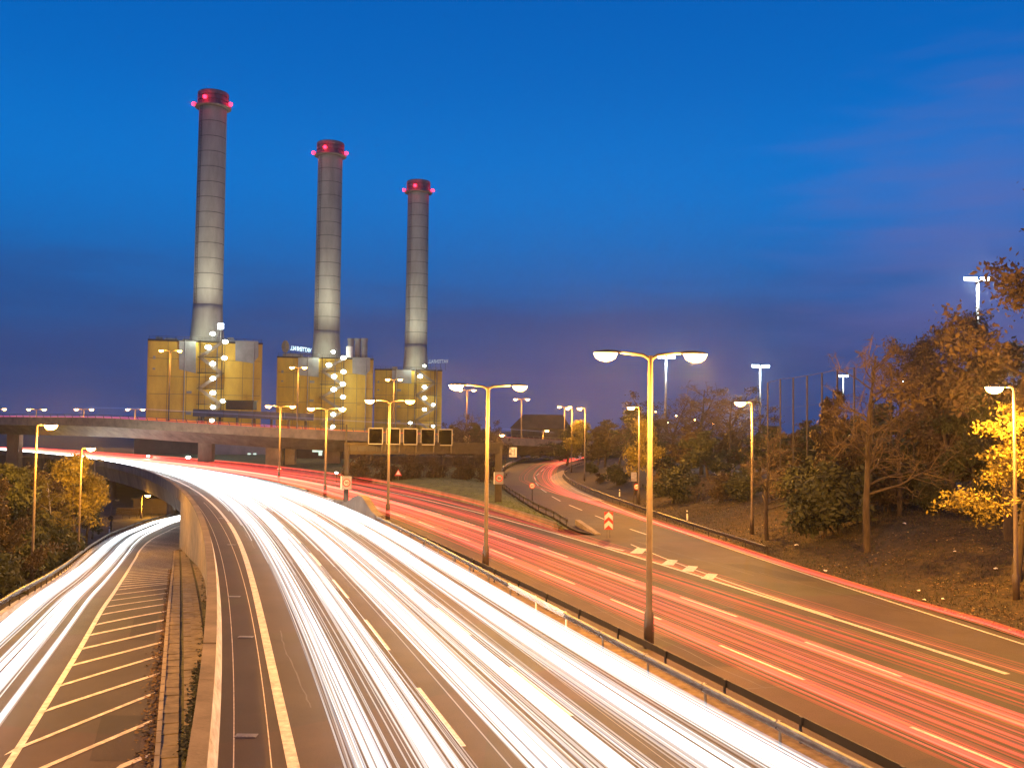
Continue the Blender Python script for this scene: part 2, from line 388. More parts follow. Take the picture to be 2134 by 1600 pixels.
# paler paved shoulder inside the bend
mb = MB()
SH0 = [Vector((9.6, 120, .004)), Vector((8.0, 140, .004)), Vector((6.9, 160, .004)), Vector((7.6, 180, .004)), Vector((11.0, 205, .004))]
SH1 = [Vector((REf(120), 120, .004)), Vector((REf(140), 140, .004)), Vector((9.3, 160, .004)), Vector((9.6, 180, .004)), Vector((12.0, 203, .004))]
mb.loft([[a, b] for a, b in zip(resample(crom(SH0), 30), resample(crom(SH1), 30))])
tag(mb.build('ramp_shoulder', M['concrete']), kind='structure')

# grass wedge between motorway and exit ramp
mb = MB(); rows = []
isl_r = resample(crom(EL[1:-3], 8), 70)
for a in isl_r:
    xl = RBf(a.y) + .45
    if a.x - .5 < xl: continue
    rows.append([Vector((xl + (a.x - .5 - xl) * k / 8, a.y, .03 + .9 * math.sin(math.pi * k / 8) * min(1, (a.x - xl) / 14) + .12 * mnoise.noise(Vector((k, a.y * .3, 0))))) for k in range(9)])
rows.sort(key=lambda r: r[0].y)
mb.loft(rows); tag(mb.build('grass_wedge', M['lawn'], smooth=True), kind='structure')

# embankment on the right
def bankz(e, x, y):
    t = min(1, max(0, (e - 1.2) / 13)); t = t * t * (3 - 2 * t)
    return .03 + 2.7 * t + .22 * t * mnoise.noise(Vector((x * .25, y * .25, 0))) + (.1 * mnoise.noise(Vector((x * .9, y * .9, 3))) if e > 1 else 0)
offs = [0.0, .5, 1, 1.7, 2.4, 3.2, 4, 5, 6, 7.2, 8.4, 9.7, 11, 12.5, 14, 17, 21, 26, 34, 50, 80, 140]
bank_edge = [Vector((REf(y), y, 0)) for y in np.arange(0, 141, 2.0)] + resample(crom([Vector((REf(140), 140, 0))] + ER[5:], 8), 60)[1:]
mb = MB(); mb.loft([[Vector((p.x + o, p.y, bankz(o, p.x + o, p.y))) for o in offs] for p in bank_edge])
tag(mb.build('embankment', M['grass'], smooth=True), kind='structure')
bey = [p.y for p in bank_edge]; bex = [p.x for p in bank_edge]
def tz(x, y):
    """height of the ground where trees and posts stand"""
    e = x - float(np.interp(y, bey, bex))
    if e > 0 and y < 320: return bankz(e, x, y) - .04
    if x < Lf(y) - 1 or (y > YB and x < RBf(y)): 
        e = rlx(y) - x
        return zr(y) - .1 - 6.5 * min(1, max(0, (e - .4) / 22)) if e > 0 and y < 200 else -8
    return -.35
# slope left of the lower ramp
offl = [0, .5, 1.2, 2.5, 4, 6, 8.5, 12, 16, 22, 30, 60, 150]
def lz(e, y): return max(-8.3, zr(y) - .05 - 6.5 * min(1, max(0, (e - .4) / 22)))
mb = MB(); mb.loft([[Vector((rlx(y) - o, y, lz(o, y) + (.25 * mnoise.noise(Vector((o * .3, y * .3, 0))) if o > 1 else 0))) for o in reversed(offl)] for y in ysn(0, 230, 2.5)])
tag(mb.build('ramp_embankment', M['grass'], smooth=True), kind='structure')

# lower ramp on the left
ry = ysn(4, 240, 2)
sheet('slip_road', lambda y: rlx(y) + .1, curbx, ry, 0, M['asphalt'], nx=6, zf=zr)
# verge ground below the pavers
sheet('verge', lambda y: curbx(y), lambda y: Lf(y) - .3, ysn(4, YB, 2), 0, M['moss'], nx=3, zf=lambda y: zr(y) + .03)

# kerb stones along the hatched area, paving slabs behind it (each a piece)
kerb = empty('kerb', (curbx(40), 40, zr(40)), kind='structure')
pv = empty('pavement', (curbx(60), 60, zr(60)), kind='structure')
kb = MB(); kb.box((0, 0, 0), (.14, 1.0, .16)); kb = kb.build('kerb_stone', M['concrete'], parent=None, origin=(0, 0, 0)); km = kb.data; bpy.data.objects.remove(kb)
y = 20.0
while y < YB:
    y2 = y + 1.0; a = Vector((curbx(y + .5), y + .5, zr(y + .5) + .045)); dx = curbx(y2) - curbx(y)
    o = inst(km, 'kerb_stone', kerb, a); o.rotation_euler = (math.atan2(zr(y2) - zr(y), 1), 0, -math.atan2(dx, 1)); y += 1.02
sb = MB(); sb.box((0, 0, 0), (.48, .98, .08)); sb.box((0, 0, .038), (.45, .95, .008)); sb = sb.build('slab', M['paver'], origin=(0, 0, 0)); sm = sb.data; bpy.data.objects.remove(sb)
cnt = 0; y = 21.0; far = MB()
while y < YB - 2:
    x0 = curbx(y + .5) + .05; x1 = Lf(y + .5) - .75; k = 0
    while x0 + .5 * (k + 1) < x1 + .1 and k < 6:
        off = .5 if k % 2 else 0
        p = Vector((x0 + .5 * k + .26, y + .5 + off, zr(y + .5 + off) + .045 + random.uniform(-.012, .012)))
        dx = curbx(y + 1) - curbx(y); rt = (math.atan2(zr(y + 1.5) - zr(y + .5), 1) + random.uniform(-.01, .01), random.uniform(-.02, .02), -math.atan2(dx, 1) + random.uniform(-.015, .015))
        if cnt < 298:
            if not (k >= 2 and y < 34 and random.random() < .5):
                o = inst(sm, 'slab', pv, p); o.rotation_euler = rt; cnt += 1
        else:
            from mathutils import Euler
            far.box(p, (.48, .98, .08), Euler(rt).to_matrix())
        k += 1
    y += 1.0
if far.v:
    fo = far.build('slab', M['paver'], parent=pv); fo['kind'] = 'stuff'
# weeds and leaf litter along the kerb and the foot of the wall
mb = MB()
for _ in range(5200):
    y = 20 + 60 * random.random() ** 1.8
    if random.random() < .6: x = curbx(y) - abs(random.gauss(0, .28)) * (1 if y < 40 else .5) - .02; z = zr(y) + .012
    else: y = 26 + 10 * random.random() if random.random() < .8 else y; x = Lf(y) - .72 - abs(random.gauss(0, .16)); z = zr(y) + .09; wd_ = 1
    a = random.random() * 6.28; s = random.uniform(.02, .06); h = random.uniform(.0, .05)
    c = Vector((x, y, z + h * .5)); u = Vector((math.cos(a), math.sin(a), random.uniform(-.5, .5))) * s; v = Vector((-math.sin(a), math.cos(a), random.uniform(-.3, .8))) * s * .7
    mb.quad(c - u - v, c + u - v, c + u + v, c - u + v, 0 if z < zr(y) + .05 else 1)
M['litter_leaf'] = mat('fallen_leaf', (.11, .065, .022), rough=.9, var=.6, scale=3); M['litter_leaf2'] = mat('fallen_leaf_pale', (.22, .17, .07), rough=.9, var=.4, scale=3)
tag(mb.build('leaf_litter', [M['litter_leaf'], M['leaf_g']]), 'brown leaf litter and weeds along the kerb and wall foot', 'leaves', kind='stuff')

# ------------------------------------------------------------------ road markings (sheets 4 mm up)
MK = empty('road_markings', (0, 60, 0), kind='structure')
def strip(name, pts, w, z=.006, zf=None, m=None, parent=MK, step=2.5):
    P = curve(pts, step) if len(pts) > 2 else [Vector(p) for p in pts]; mb = MB(); rows = []
    for i, p in enumerate(P):
        s, _ = side(P, i); zz = (zf(p.y) if zf else 0) + z
        rows.append([Vector((p.x, p.y, zz)) - s * w / 2, Vector((p.x, p.y, zz)) + s * w / 2])
    mb.loft(rows); return mb.build(name, m or M['paint'], parent=parent)
# broad edge line beside the shoulder
edge = [gnd(*p) for p in ((616, 1620), (588, 1480), (567, 1394), (547, 1308), (526, 1210), (516, 1172), (497, 1125), (481, 1097), (462, 1070))]
edf = fitY(edge, 3)
strip('edge_line', [Vector((edf(y), y, 0)) for y in ysn(12, 88, 4)], .32, z=.010, m=M['paint_o'])
strip('edge_line', [Vector((edf(88) + (Lf(y) - Lf(88)), y, 0)) for y in ysn(88.2, 290, 8)], .25, z=.010, m=M['paint'])
strip('edge_line', [Vector((M1f(y) - .9, y, 0)) for y in ysn(12, 290, 6)], .15)
# lane dashes inbound
for s0 in (.435, .70):
    y = 16.0 + (3 if s0 > .5 else 0)
    while y < 230:
        f = lambda q: Lf(q) + (M1f(q) - Lf(q)) * s0
        strip('lane_dash', [Vector((f(y), y, 0)), Vector((f(y + 3), y + 3, 0)), Vector((f(y + 6), y + 6, 0))], .15); y += 11.5
# lane dashes outbound, placed from the photograph
dA = [((1898, 1514), (2109, 1600)), ((1500, 1344), (1676, 1416)), ((1273, 1248), (1378, 1291)), ((1124, 1187), (1198, 1217)), ((1022, 1144), (1071, 1164)), ((937, 1112), (979, 1127)), ((873, 1087), (905, 1099)), ((813, 1068), (845, 1078)), ((765, 1052), (790, 1059))]
dB = [((1678, 1337), (1878, 1409)), ((1418, 1244), (1536, 1285)), ((1245, 1182), (1324, 1211)), ((1124, 1139), (1183, 1161)), ((1028, 1107), (1076, 1123)), ((953, 1083), (990, 1095)), ((886, 1063), (920, 1073)), ((827, 1048), (858, 1056)), ((777, 1034), (800, 1040)), ((730, 1022), (750, 1027))]
for a, b in dA + dB: strip('lane_dash', [gnd(*a), gnd(*b)], .15)
SL = [gnd(*p) for p in ((2094, 1404), (1945, 1353), (1812, 1309), (1600, 1249), (1495, 1208), (1340, 1168), (1265, 1142), (1138, 1104), (1010, 1072), (960, 1059), (812, 1025), (739, 1012))]
slf = fitY(SL, 3); strip('solid_line', [Vector((slf(q), q, 0)) for q in ysn(SL[0].y, SL[-1].y, 5)], .28)
TL = [gnd(*p) for p in ((1313, 1134), (1364, 1153), (1488, 1203), (1600, 1239), (1730, 1284))]
tlf = fitY(TL, 2); strip('gore_line', [Vector((max(tlf(q), slf(q) + .22), q, 0)) for q in ysn(TL[-1].y, TL[0].y, 3)], .13)
strip('gore_line', [gnd(1262, 1138), gnd(1300, 1147)], .25)
for (px, py) in ((1330, 1147), (1395, 1171), (1437, 1184), (1478, 1200)):
    w = 15; mb = MB(); pts = [gnd(px + a, py + b, .007) for a, b in ((-18, 5), (8, 6.5), (18, -4), (-2, -6))]
    mb.face([mb.add([p])for p in pts]); mb.build('chevron_bar', M['paint'], parent=MK)
# exit ramp dashes
for a, b in (((1313, 1102), (1349, 1114)), ((1240, 1074), (1260, 1082)), ((1186, 1052), (1213, 1063)), ((1150, 1034), (1168, 1044)), ((1127, 1018), (1139, 1026)), ((1116, 1005), (1122, 1012)), ((1114, 994), (1116.5, 1000)), ((1117.5, 991), (1123, 986)), ((1127, 982), (1135, 977)), ((1141, 974), (1152, 970)), ((1162, 966), (1175, 963))):
    strip('lane_dash', [gnd(*a), gnd(*b)], .16)
strip('edge_line', [p - side(ERpath, i)[0] * .1 * 1 + Vector((-.55, 0, 0)) for i, p in enumerate(ERpath) if p.y > 20][:45], .16)
# hatched area of the slip road
glx0 = lambda y: GLf(y) if y < 105 else rlx(y) + (GLf(105) - rlx(105))
strip('edge_line', [Vector((glx0(y), y, 0)) for y in ysn(12, 190, 3)], .20, z=.006, zf=zr, m=M['paint_o'])
ST = [((62, 1600), (319, 1502)), ((59, 1545), (322, 1445)), ((96, 1480), (332, 1403)), ((126, 1428), (336, 1365)), ((150, 1386), (341, 1337)), ((169, 1352), (344, 1312)), ((187, 1323), (346, 1291)), ((201, 1301), (348, 1273)), ((213, 1280), (349, 1258)), ((223, 1264), (350, 1246)), ((231, 1251), (352, 1235)), ((239, 1239), (353, 1225)), ((246, 1228.5), (354, 1216))]
ST[0] = ((-6, 1622), (319, 1502)); ST = ST[0:1] + ST[2:]
ST2 = [(gnd(*a, zr), gnd(*b, zr)) for a, b in ST]
ST2[0:1] = [(gnd(20, 1566, zr), gnd(320, 1445, zr)), (gnd(-5, 1640, zr), gnd(317, 1502, zr)), (gnd(240, 1602, zr), gnd(312, 1572, zr))]
y = ST2[-1][0].y; dyy = 2.0; sl = ST2[-1][1].y - ST2[-1][0].y
while y < 165:
    y += dyy; yr = y + sl * .8; ST2.append((Vector((glx0(y), y, 0)), Vector((curbx(yr) - .15, yr, 0))))
for a, b in ST2:
    mb = MB(); rows = []
    for k in range(6):
        p = a.lerp(b, k / 5); z = zr(p.y) + .011; w = .30
        rows.append([Vector((p.x, p.y - w, zr(p.y - w) + .011)), Vector((p.x, p.y + w, zr(p.y + w) + .011))])
    mb.loft(rows); mb.build('hatch_stripe', M['paint_o'], parent=MK)
# gutter joints and drains on the shoulder
for o in (.42, 1.42):
    strip('gutter_joint', [Vector((Lf(y) + o + .32 * 0, y, 0)) for y in ysn(18, 110, 3)], .03, z=.009, m=M['paint_o'])
for px, py in ((513, 1533), (512, 1327), (488, 1243), (482, 1135), (462, 1080)):
    p = gnd(px, py); dr = empty('drain_grate', (p.x, p.y, 0), kind='structure')
    mb = MB(); mb.box(p + Vector((0, 0, .010)), (.62, .34, .02)); mb.build('frame', M['steel'], parent=dr)
    for k in range(5):
        mb = MB(); mb.box(p + Vector((-.22 + .11 * k, 0, .024)), (.05, .26, .012)); mb.build('slat', M['steel'], parent=dr)

M['tar'] = mat('tar_seam', (.018, .016, .015), rough=.5, var=.3, scale=3)
M['patch'] = asphalt_mat('repair_asphalt', (.036, .030, .025))
def crack(p, d, L, wob):
    d = Vector(d).normalized(); sd = Vector((-d.y, d.x, 0)); P = []; o = 0
    for k in range(int(L / .5) + 1):
        o += random.gauss(0, wob); P.append(Vector(p) + d * .5 * k + sd * o)
    mb = MB(); mb.loft([[q + Vector((0, 0, .004)) - sd * w_, q + Vector((0, 0, .004)) + sd * w_] for q, w_ in ((q, random.uniform(.012, .03)) for q in P)]); mb.build('tar_seam', M['tar'], parent=MK)
for yy, f0, L in ((31, .18, 12), (44, .40, 20), (52, .72, 16), (70, .20, 20), (36, .96, 9)):
    x0 = Lf(yy) + (M1f(yy) - Lf(yy)) * f0; crack((x0, yy, 0), (Lf(yy + 5) - Lf(yy), 5, 0), L, .03)
for yy, f0, L in ((34, .14, 16), (38, .62, 12), (52, .12, 20), (60, .8, 18), (48, .93, 14)):
    x0 = M2f(yy) + (REf(yy) - M2f(yy)) * f0; crack((x0, yy, 0), (M2f(yy + 5) - M2f(yy), 5, 0), L, .03)
for yy, xa, xb in ((47, .02, .5), (66, .5, .98), (33.5, .0, .35)):
    x0 = M2f(yy); w_ = REf(yy) - x0; crack((x0 + w_ * xa, yy, 0), (1, .28, 0), w_ * (xb - xa), .02)
for yy, f0, w_, L in ((37, .10, 1.4, 5), (58, .85, 1.8, 7), (75, .1, 1.5, 9)):
    x0 = M2f(yy) + (REf(yy) - M2f(yy)) * f0; g = lambda q: M2f(q) - M2f(yy); mb = MB(); mb.loft([[Vector((x0 + g(q), q, .003)), Vector((x0 + g(q) + w_, q, .003))] for q in np.linspace(yy, yy + L, 5)]); mb.build('repair_patch', M['patch'], parent=MK)
for yy, w_, L in ((26, 1.3, 4), (41, 1.1, 6)):
    mb = MB(); mb.loft([[Vector((curbx(q) - .5 - w_, q, zr(q) + .004)), Vector((curbx(q) - .5, q, zr(q) + .004))] for q in np.linspace(yy, yy + L, 5)]); mb.build('repair_patch', M['patch'], parent=MK)

# ------------------------------------------------------------------ wall and parapet along the motorway, bridge deck
wall = empty('retaining_wall', (Lf(80) - .6, 80, zr(80)), 'long concrete retaining wall with low parapet, curving down beside the hatched slip road', 'wall')
PH = .85
def section(y):  # inner base, inner top, outer top, outer base
    x = Lf(y); return x, x - .27, x - .72, x - .70
y = 6.0; k = 0
while y < YB - .1:
    y2 = min(y + 5.0, YB); mb = MB(); rows = []
    for q in np.linspace(y + .012, y2 - .012, 4):
        a, b, c, d = section(q)
        rows.append([Vector((c + .03, q, PH - .14)), Vector((c + .03, q, -1.0)), Vector((c + .05, q, -1.05)), Vector((c + .05, q, zr(q) - .4)), Vector((b, q, zr(q) - .4)), Vector((b, q, PH - .14))])
    mb.loft(rows, closed=True); mb.face(range(6)); n = len(mb.v); mb.face(range(n - 1, n - 7, -1))
    mb.build('wall_panel', M['concrete'], parent=wall)
    mb = MB(); rows = []
    for q in np.linspace(y + .02, y2 - .02, 4):
        a, b, c, d = section(q); rows.append([Vector((a, q, .0)), Vector((a - .04, q, .25)), Vector((b + .012, q, PH - .16)), Vector((b, q, PH - .14)), Vector((b - .1, q, -.2)), Vector((a, q, -.2))])
    mb.loft(rows, closed=True); n = len(mb.v); mb.face(range(6)); mb.face(range(n - 1, n - 7, -1)); mb.build('barrier_face', M['concrete_l'], parent=wall)
    mb = MB(); rows = []; h = .0 if y > 46 else .05 * ((k % 3) == 0)
    for q in np.linspace(y + .015, y2 - .015, 4):
        a, b, c, d = section(q); rows.append([Vector((b + .04, q, PH - .13)), Vector((b + .04, q, PH + h)), Vector((c, q, PH + h)), Vector((c, q, PH - .13))])
    mb.loft(rows, closed=True); n = len(mb.v); mb.face(range(4)); mb.face(range(n - 1, n - 5, -1)); mb.build('coping', M['concrete_d'], parent=wall)
    y = y2; k += 1

br = empty('motorway_bridge', (Lf(180), 180, -3), 'concrete motorway bridge carrying the white light trails over the lower road', 'bridge')
mb = MB(); rows = []
for q in ysn(YB + .05, 300, 4):
    xl = Lf(q) - .75; xr = RBf(q) + .6; xm = (xl + xr) / 2
    dpt = -3.4
    rows.append([Vector((xl, q, -.02)), Vector((xl, q, -.55)), Vector((xl + .9, q, -.75)), Vector((xl + 1.6, q, dpt)), Vector((xr - 1.6, q, dpt)), Vector((xr - .9, q, -.75)), Vector((xr, q, -.55)), Vector((xr, q, -.02))])
mb.loft(rows, closed=True); mb.face(range(7, -1, -1)); mb.build('deck', M['concrete_d'], parent=br)
y = YB + .1
while y < 298:
    mb = MB(); rows = []
    for q in np.linspace(y + .02, y + 5.98, 4):
        a, b, c, d = section(q); rows.append([Vector((a, q, 0)), Vector((b, q, PH)), Vector((c - .08, q, PH)), Vector((c - .08, q, -.5)), Vector((a, q, -.5 + .49))])
    mb.loft(rows, closed=True); mb.face(range(5)); n = len(mb.v); mb.face(range(n - 1, n - 6, -1)); mb.build('parapet_panel', M['concrete_d'], parent=br); y += 6
mb = MB(); rows = []
for q in (YB - 1.0, YB):
    rows.append([Vector((Lf(q) - .5, q, -.4)), Vector((RBf(q) + 1, q, -.4)), Vector((RBf(q) + 1, q, -8.2)), Vector((Lf(q) - .5, q, -8.2))])
mb.loft(rows, closed=True); mb.face(range(7, 3, -1)); mb.face(range(4)); mb.build('abutment', M['concrete'], parent=br)
for q in (165, 212, 258):
    for f in (.12, .4, .65, .9):
        x = Lf(q) + f * (RBf(q) - Lf(q)); mb = MB(); mb.lathe([(.7, -8), (.7, -3.4)], (x, q, 0), 12); mb.build('pier', M['concrete_d'], parent=br)

# ------------------------------------------------------------------ guard rails
def w_profile(face):  # W beam section: (offset, z)
    return [(face * 0, .60), (face * .07, .63), (face * .08, .68), (face * .02, .72), (face * .02, .76), (face * .08, .80), (face * .07, .85), (0, .88), (-face * .02, .87), (-face * .02, .61)]
def guardrail(path, face, label, m, zoff=0.0, step=4.0, bright=(), post=True, cat='guardrail', base=0.0, posth=.62):
    P = resample(path, max(2, int(sum((path[i + 1] - path[i]).length for i in range(len(path) - 1)) / step) + 1))
    g = empty('guardrail', P[len(P) // 2], label, cat)
    for i in range(len(P) - 1):
        a, b = P[i], P[i + 1]; t = (b - a); L = t.length; t.normalize(); s = Vector((t.y, -t.x, 0)).normalized()
        mb = MB(); pr = w_profile(face); rows = []
        for q in (a + t * .03, b - t * .03):
            rows.append([q + s * o + Vector((0, 0, z - .1 + zoff)) for o, z in pr])
        mb.loft(rows, closed=True); mb.face(range(len(pr))); n = len(mb.v); mb.face(range(n - 1, n - 1 - len(pr), -1))
        mb.build('rail_segment', M['white'] if i in bright else m, parent=g)
        if post:
            R = Matrix((s, t, Vector((0, 0, 1)))).transposed()
            pm = M['white'] if i in bright else m
            mb = MB(); c = a - s * face * .07
            mb.box(c + Vector((0, 0, .34 + base + zoff)), (.02, .10, .78), R); mb.box(c + s * .03 + Vector((0, 0, .34 + base + zoff)), (.06, .015, .78), R)
            mb.box(c + Vector((0, 0, .70 + zoff)) + s * face * .03, (.09, .14, .16), R)
            mb.build('post', pm, parent=g)
    return g
m1 = [Vector((M1f(y), y, 0)) for y in ysn(12, 110, 4)]
guardrail(m1, -1, 'steel guardrail at the near side of the median, beside the white trails', M['rail'], bright=(8, 9))
m2 = [Vector((M2f_(y), y, 0)) for y in ysn(12, 84, 4)]
guardrail(m2, 1, 'dark steel guardrail on the far side of the median, beside the red lanes', M['dark'])
m3 = [Vector((M1f(y) + .5, y, 0)) for y in ysn(122, 280, 8)]
guardrail(m3, -1, 'distant median guardrail on the bridge between white and red trails', M['steel_d'], step=8)
er = [p + Vector((.3, 0, 0)) for p in ERpath if 66.5 < p.y < 262]
guardrail(er, -1, 'dark guardrail along the grass bank on the outer side of the exit road', M['steel_d'], step=4)
el = [p - Vector((.25, 0, 0)) for p in ELs if YG + 4 < p.y < 285]
guardrail(el, 1, 'dark guardrail curving round the grass wedge beside the exit road', M['steel_d'], step=4)
rl = [Vector((rlx(y), y, zr(y) + .12)) for y in ysn(14, 215, 3)]
guardrail(rl, 1, 'steel guardrail on the concrete kerb at the left edge of the slip road', M['steel_d'], step=2.5)
# low concrete kerb wall below that rail
lk = empty('kerb_wall', (rlx(60), 60, zr(60)), 'low pale concrete kerb wall under the guardrail left of the slip road', 'kerb wall')
y = 14
while y < 212:
    y2 = y + (3 if y < 90 else 6); mb = MB(); rows = []
    for q in np.linspace(y + .02, y2 - .02, 3):
        x = rlx(q); z = zr(q); rows.append([Vector((x - .15, q, z - .3)), Vector((x - .15, q, z + .26)), Vector((x + .16, q, z + .26)), Vector((x + .24, q, z - .02)), Vector((x + .24, q, z - .3))])
    mb.loft(rows, closed=True); mb.face(range(5)); n = len(mb.v); mb.face(range(n - 1, n - 6, -1)); mb.build('kerb_block', M['concrete_l'], parent=lk); y = y2
# concrete barrier right of the red lanes
cb = empty('concrete_barrier', (RBf(130), 130, 0), 'long low concrete barrier on the far right of the red lanes', 'barrier')
y = YG + 4
while y < 290:
    y2 = y + 6; mb = MB(); rows = []
    for q in np.linspace(y + .03, y2 - .03, 3):
        x = RBf(q); rows.append([Vector((x - .05, q, -.1)), Vector((x + .08, q, .2)), Vector((x + .16, q, .66)), Vector((x + .36, q, .66)), Vector((x + .5, q, -.1))])
    mb.loft(rows, closed=True); mb.face(range(5)); n = len(mb.v); mb.face(range(n - 1, n - 6, -1)); mb.build('barrier_block', M['concrete_d'], parent=cb); y = y2
# tapered concrete nose at the gore
a, b = gnd(1204, 1096), gnd(1247, 1114)
mb = MB(); R = (b - a); L = R.length; t = R.normalized(); s = Vector((t.y, -t.x, 0))
rows = []
for k in range(6):
    p = a + t * L * k / 5; h = .5 * (1 - k / 5) + .10; rows.append([p - s * .2 + Vector((0, 0, 0)), p - s * .2 + Vector((0, 0, h)), p + s * .25 + Vector((0, 0, h)), p + s * .25])
mb.loft(rows, closed=True); mb.face(range(4)); n = len(mb.v); mb.face(range(n - 1, n - 5, -1))
tag(mb.build('barrier_nose', M['concrete']), 'sloping concrete barrier end at the tip of the grass wedge', 'barrier')
# kerb of the bend (pale low wall on far side of the ramp)
mb = MB(); kp = [gnd(*p, .5) for p in ((1046, 982), (1058, 971), (1072, 962), (1092, 956), (1110, 952))]
kp = resample(crom(kp), 16); rows = []
for i, p in enumerate(kp):
    s, _ = side(kp, i); q = Vector((p.x, p.y, 0)); rows.append([q - s * .9, q - s * .9 + Vector((0, 0, .55)), q - s * .6 + Vector((0, 0, .55)), q - s * .6])
mb.loft(rows, closed=True); mb.face(range(4)); tag(mb.build('bend_wall', M['concrete_l']), 'low pale concrete wall round the far bend of the exit road', 'wall')
# concrete socle with hump under the gantry post in the median
gp = dep(722, 1046, 95); gp.z = 0; hb = empty('concrete_socle', (gp.x, gp.y, 0), 'grey humped concrete base under the left post of the display gantry', 'base')
prof = [(-12, .8), (-8, .9), (-5, 1.2), (-3, 1.7), (-1, 2.05), (1, 2.05), (3, 1.5), (5, 1.0), (7, .8)]
for i in range(len(prof) - 1):
    (d0, h0), (d1, h1) = prof[i], prof[i + 1]; mb = MB(); rows = []
    for d_, h_ in ((d0 + .03, h0), (d1 - .03, h1)):
        q = gp.y + d_ * -1; x = M1f(q) + .15
        rows.append([Vector((x - .45, q, 0)), Vector((x - .25, q, h_)), Vector((x + .45, q, h_)), Vector((x + .65, q, 0))])
    mb.loft(rows, closed=True); mb.face(range(4)); n = len(mb.v); mb.face(range(n - 1, n - 5, -1)); mb.build('concrete_block', M['concrete_d'], parent=hb)

# ------------------------------------------------------------------ light trails (light in the air at lamp height, real strands)
def glow_mat(name, k):
    m = bpy.data.materials.new(name); m.use_nodes = True; n = m.node_tree.nodes; l = m.node_tree.links.new
    n.remove(n['Principled BSDF']); e = n.new('ShaderNodeEmission'); a = n.new('ShaderNodeAttribute'); a.attribute_name = 'glow'
    l(a.outputs['Color'], e.inputs['Color']); e.inputs['Strength'].default_value = k
    tr_ = n.new('ShaderNodeBsdfTransparent'); ad = n.new('ShaderNodeAddShader'); l(tr_.outputs[0], ad.inputs[0]); l(e.outputs[0], ad.inputs[1]); l(ad.outputs[0], n['Material Output'].inputs[0])
    try: m.cycles.emission_sampling = 'NONE'
    except Exception: pass
    return m
def trails(name, strands, label, k):
    """strands: list of (Nx3 array, radius array, rgb)"""
    V = []; F = []; Cc = []; b = 0
    ang = np.array([0, 2.094, 4.189]) + .5
    for P, r, c in strands:
        n = len(P); t = np.gradient(P, axis=0); t /= np.linalg.norm(t, axis=1)[:, None]
        s = np.stack([t[:, 1], -t[:, 0], 0 * t[:, 0]], 1); u = np.array([0, 0, 1.0])
        for a in ang: V.append(P + s * (math.cos(a) * r)[:, None] if False else P + s * (np.cos(a) * r)[:, None] + u * (np.sin(a) * r)[:, None])
        idx = np.arange(n - 1)
        for j in range(3):
            j2 = (j + 1) % 3
            F.append(np.stack([b + j * n + idx, b + j2 * n + idx, b + j2 * n + idx + 1, b + j * n + idx + 1], 1))
        Cc.append(np.tile(np.array([*c, 1.0]), (3 * n, 1))); b += 3 * n
    V = np.concatenate(V); F = np.concatenate(F); Cc = np.concatenate(Cc)
    me = bpy.data.meshes.new(name); me.from_pydata(V.tolist(), [], F.tolist())
    at = me.color_attributes.new('glow', 'FLOAT_COLOR', 'POINT'); at.data.foreach_set('color', Cc.ravel())
    me.materials.append(glow_mat(name + '_light', k)); o = bpy.data.objects.new(name, me); COL.objects.link(o)
    return tag(o, label, 'light trail', kind='stuff')
def wander(n, amp, sc):
    t = np.linspace(0, 1, n); v = np.zeros(n)
    for k in (1, 2, 3): v += rng.normal(0, amp * .8 / k) * np.sin(2 * math.pi * (k * t * 1.2 + rng.random()))
    return v
def follow(fl, fr, s, ys, z, zf=None, amp=.1, lat=0):
    n = len(ys); sv = s(ys) if callable(s) else np.full(n, s)
    a = np.array([fl(y) for y in ys]); b = np.array([fr(y) for y in ys]); x = a + (b - a) * sv
    x = x + lat + wander(n, amp, 7)
    zz = np.array([zf(y) for y in ys]) if zf else 0
    return np.stack([x, ys, zz + z + np.zeros(n)], 1)
ysA = np.concatenate([np.arange(5, 60, 2.0), np.arange(60, 150, 3.0), np.arange(150, 300, 6.0)])
def white():
    v = rng.random()
    if v < .72: return np.array([.96, 1.0, 1.0]) * rng.uniform(.75, 1.25)
    if v < .86: return np.array([.60, .78, 1.0]) * rng.uniform(.5, .9)
    if v < .93: return np.array([1.0, .80, .62]) * rng.uniform(.5, .9)
    return np.array([.55, .50, .47]) * rng.uniform(.6, 1.0)
st = []
fr1 = lambda y: M1f(y) - .2
Wd = 15.7
for c, n, wd in ((.245, 34, .50), (.345, 38, .52), (.515, 44, .56), (.63, 44, .56), (.785, 40, .50), (.895, 40, .48)):
    for _ in range(n):
        o = np.clip(rng.normal(0, wd * .62), -wd * 1.45, wd * 1.45) / Wd
        P = follow(Lf, fr1, c + o, ysA, rng.uniform(.55, .75), amp=.07)
        r = np.interp(ysA, [0, 60, 150, 300], [1, 1.15, 1.8, 2.4]) * rng.uniform(.014, .048)
        st.append((P, r, white()))
for _ in range(26):   # looser strands, lane changes
    c0 = rng.choice([.2, .30, .40, .46, .57, .68, .73, .84, .93, .95]); c1 = c0 + rng.choice([0, 0, .12, -.12, .05]); yc = rng.uniform(40, 120)
    c1 = min(.95, max(.22, c1)); f = lambda ys, c0=c0, c1=c1, yc=yc: c0 + (c1 - c0) / (1 + np.exp(-(ys - yc) / 14))
    st.append((follow(Lf, fr1, f, ysA, rng.uniform(.5, .8), amp=.08), np.full(len(ysA), rng.uniform(.010, .028)), white() * .8))
for _ in range(120):   # far away all lanes run together
    ysF = np.arange(rng.uniform(48, 130), 300, 4.0)
    st.append((follow(Lf, fr1, rng.uniform(.16, .97), ysF, rng.uniform(.5, .9), amp=.1), np.interp(ysF, [48, 80, 150, 300], [.008, .035, .09, .12]), white()))
trails('headlight_trails', st, 'dense white headlight trails streaming along the motorway beside the retaining wall', .25)
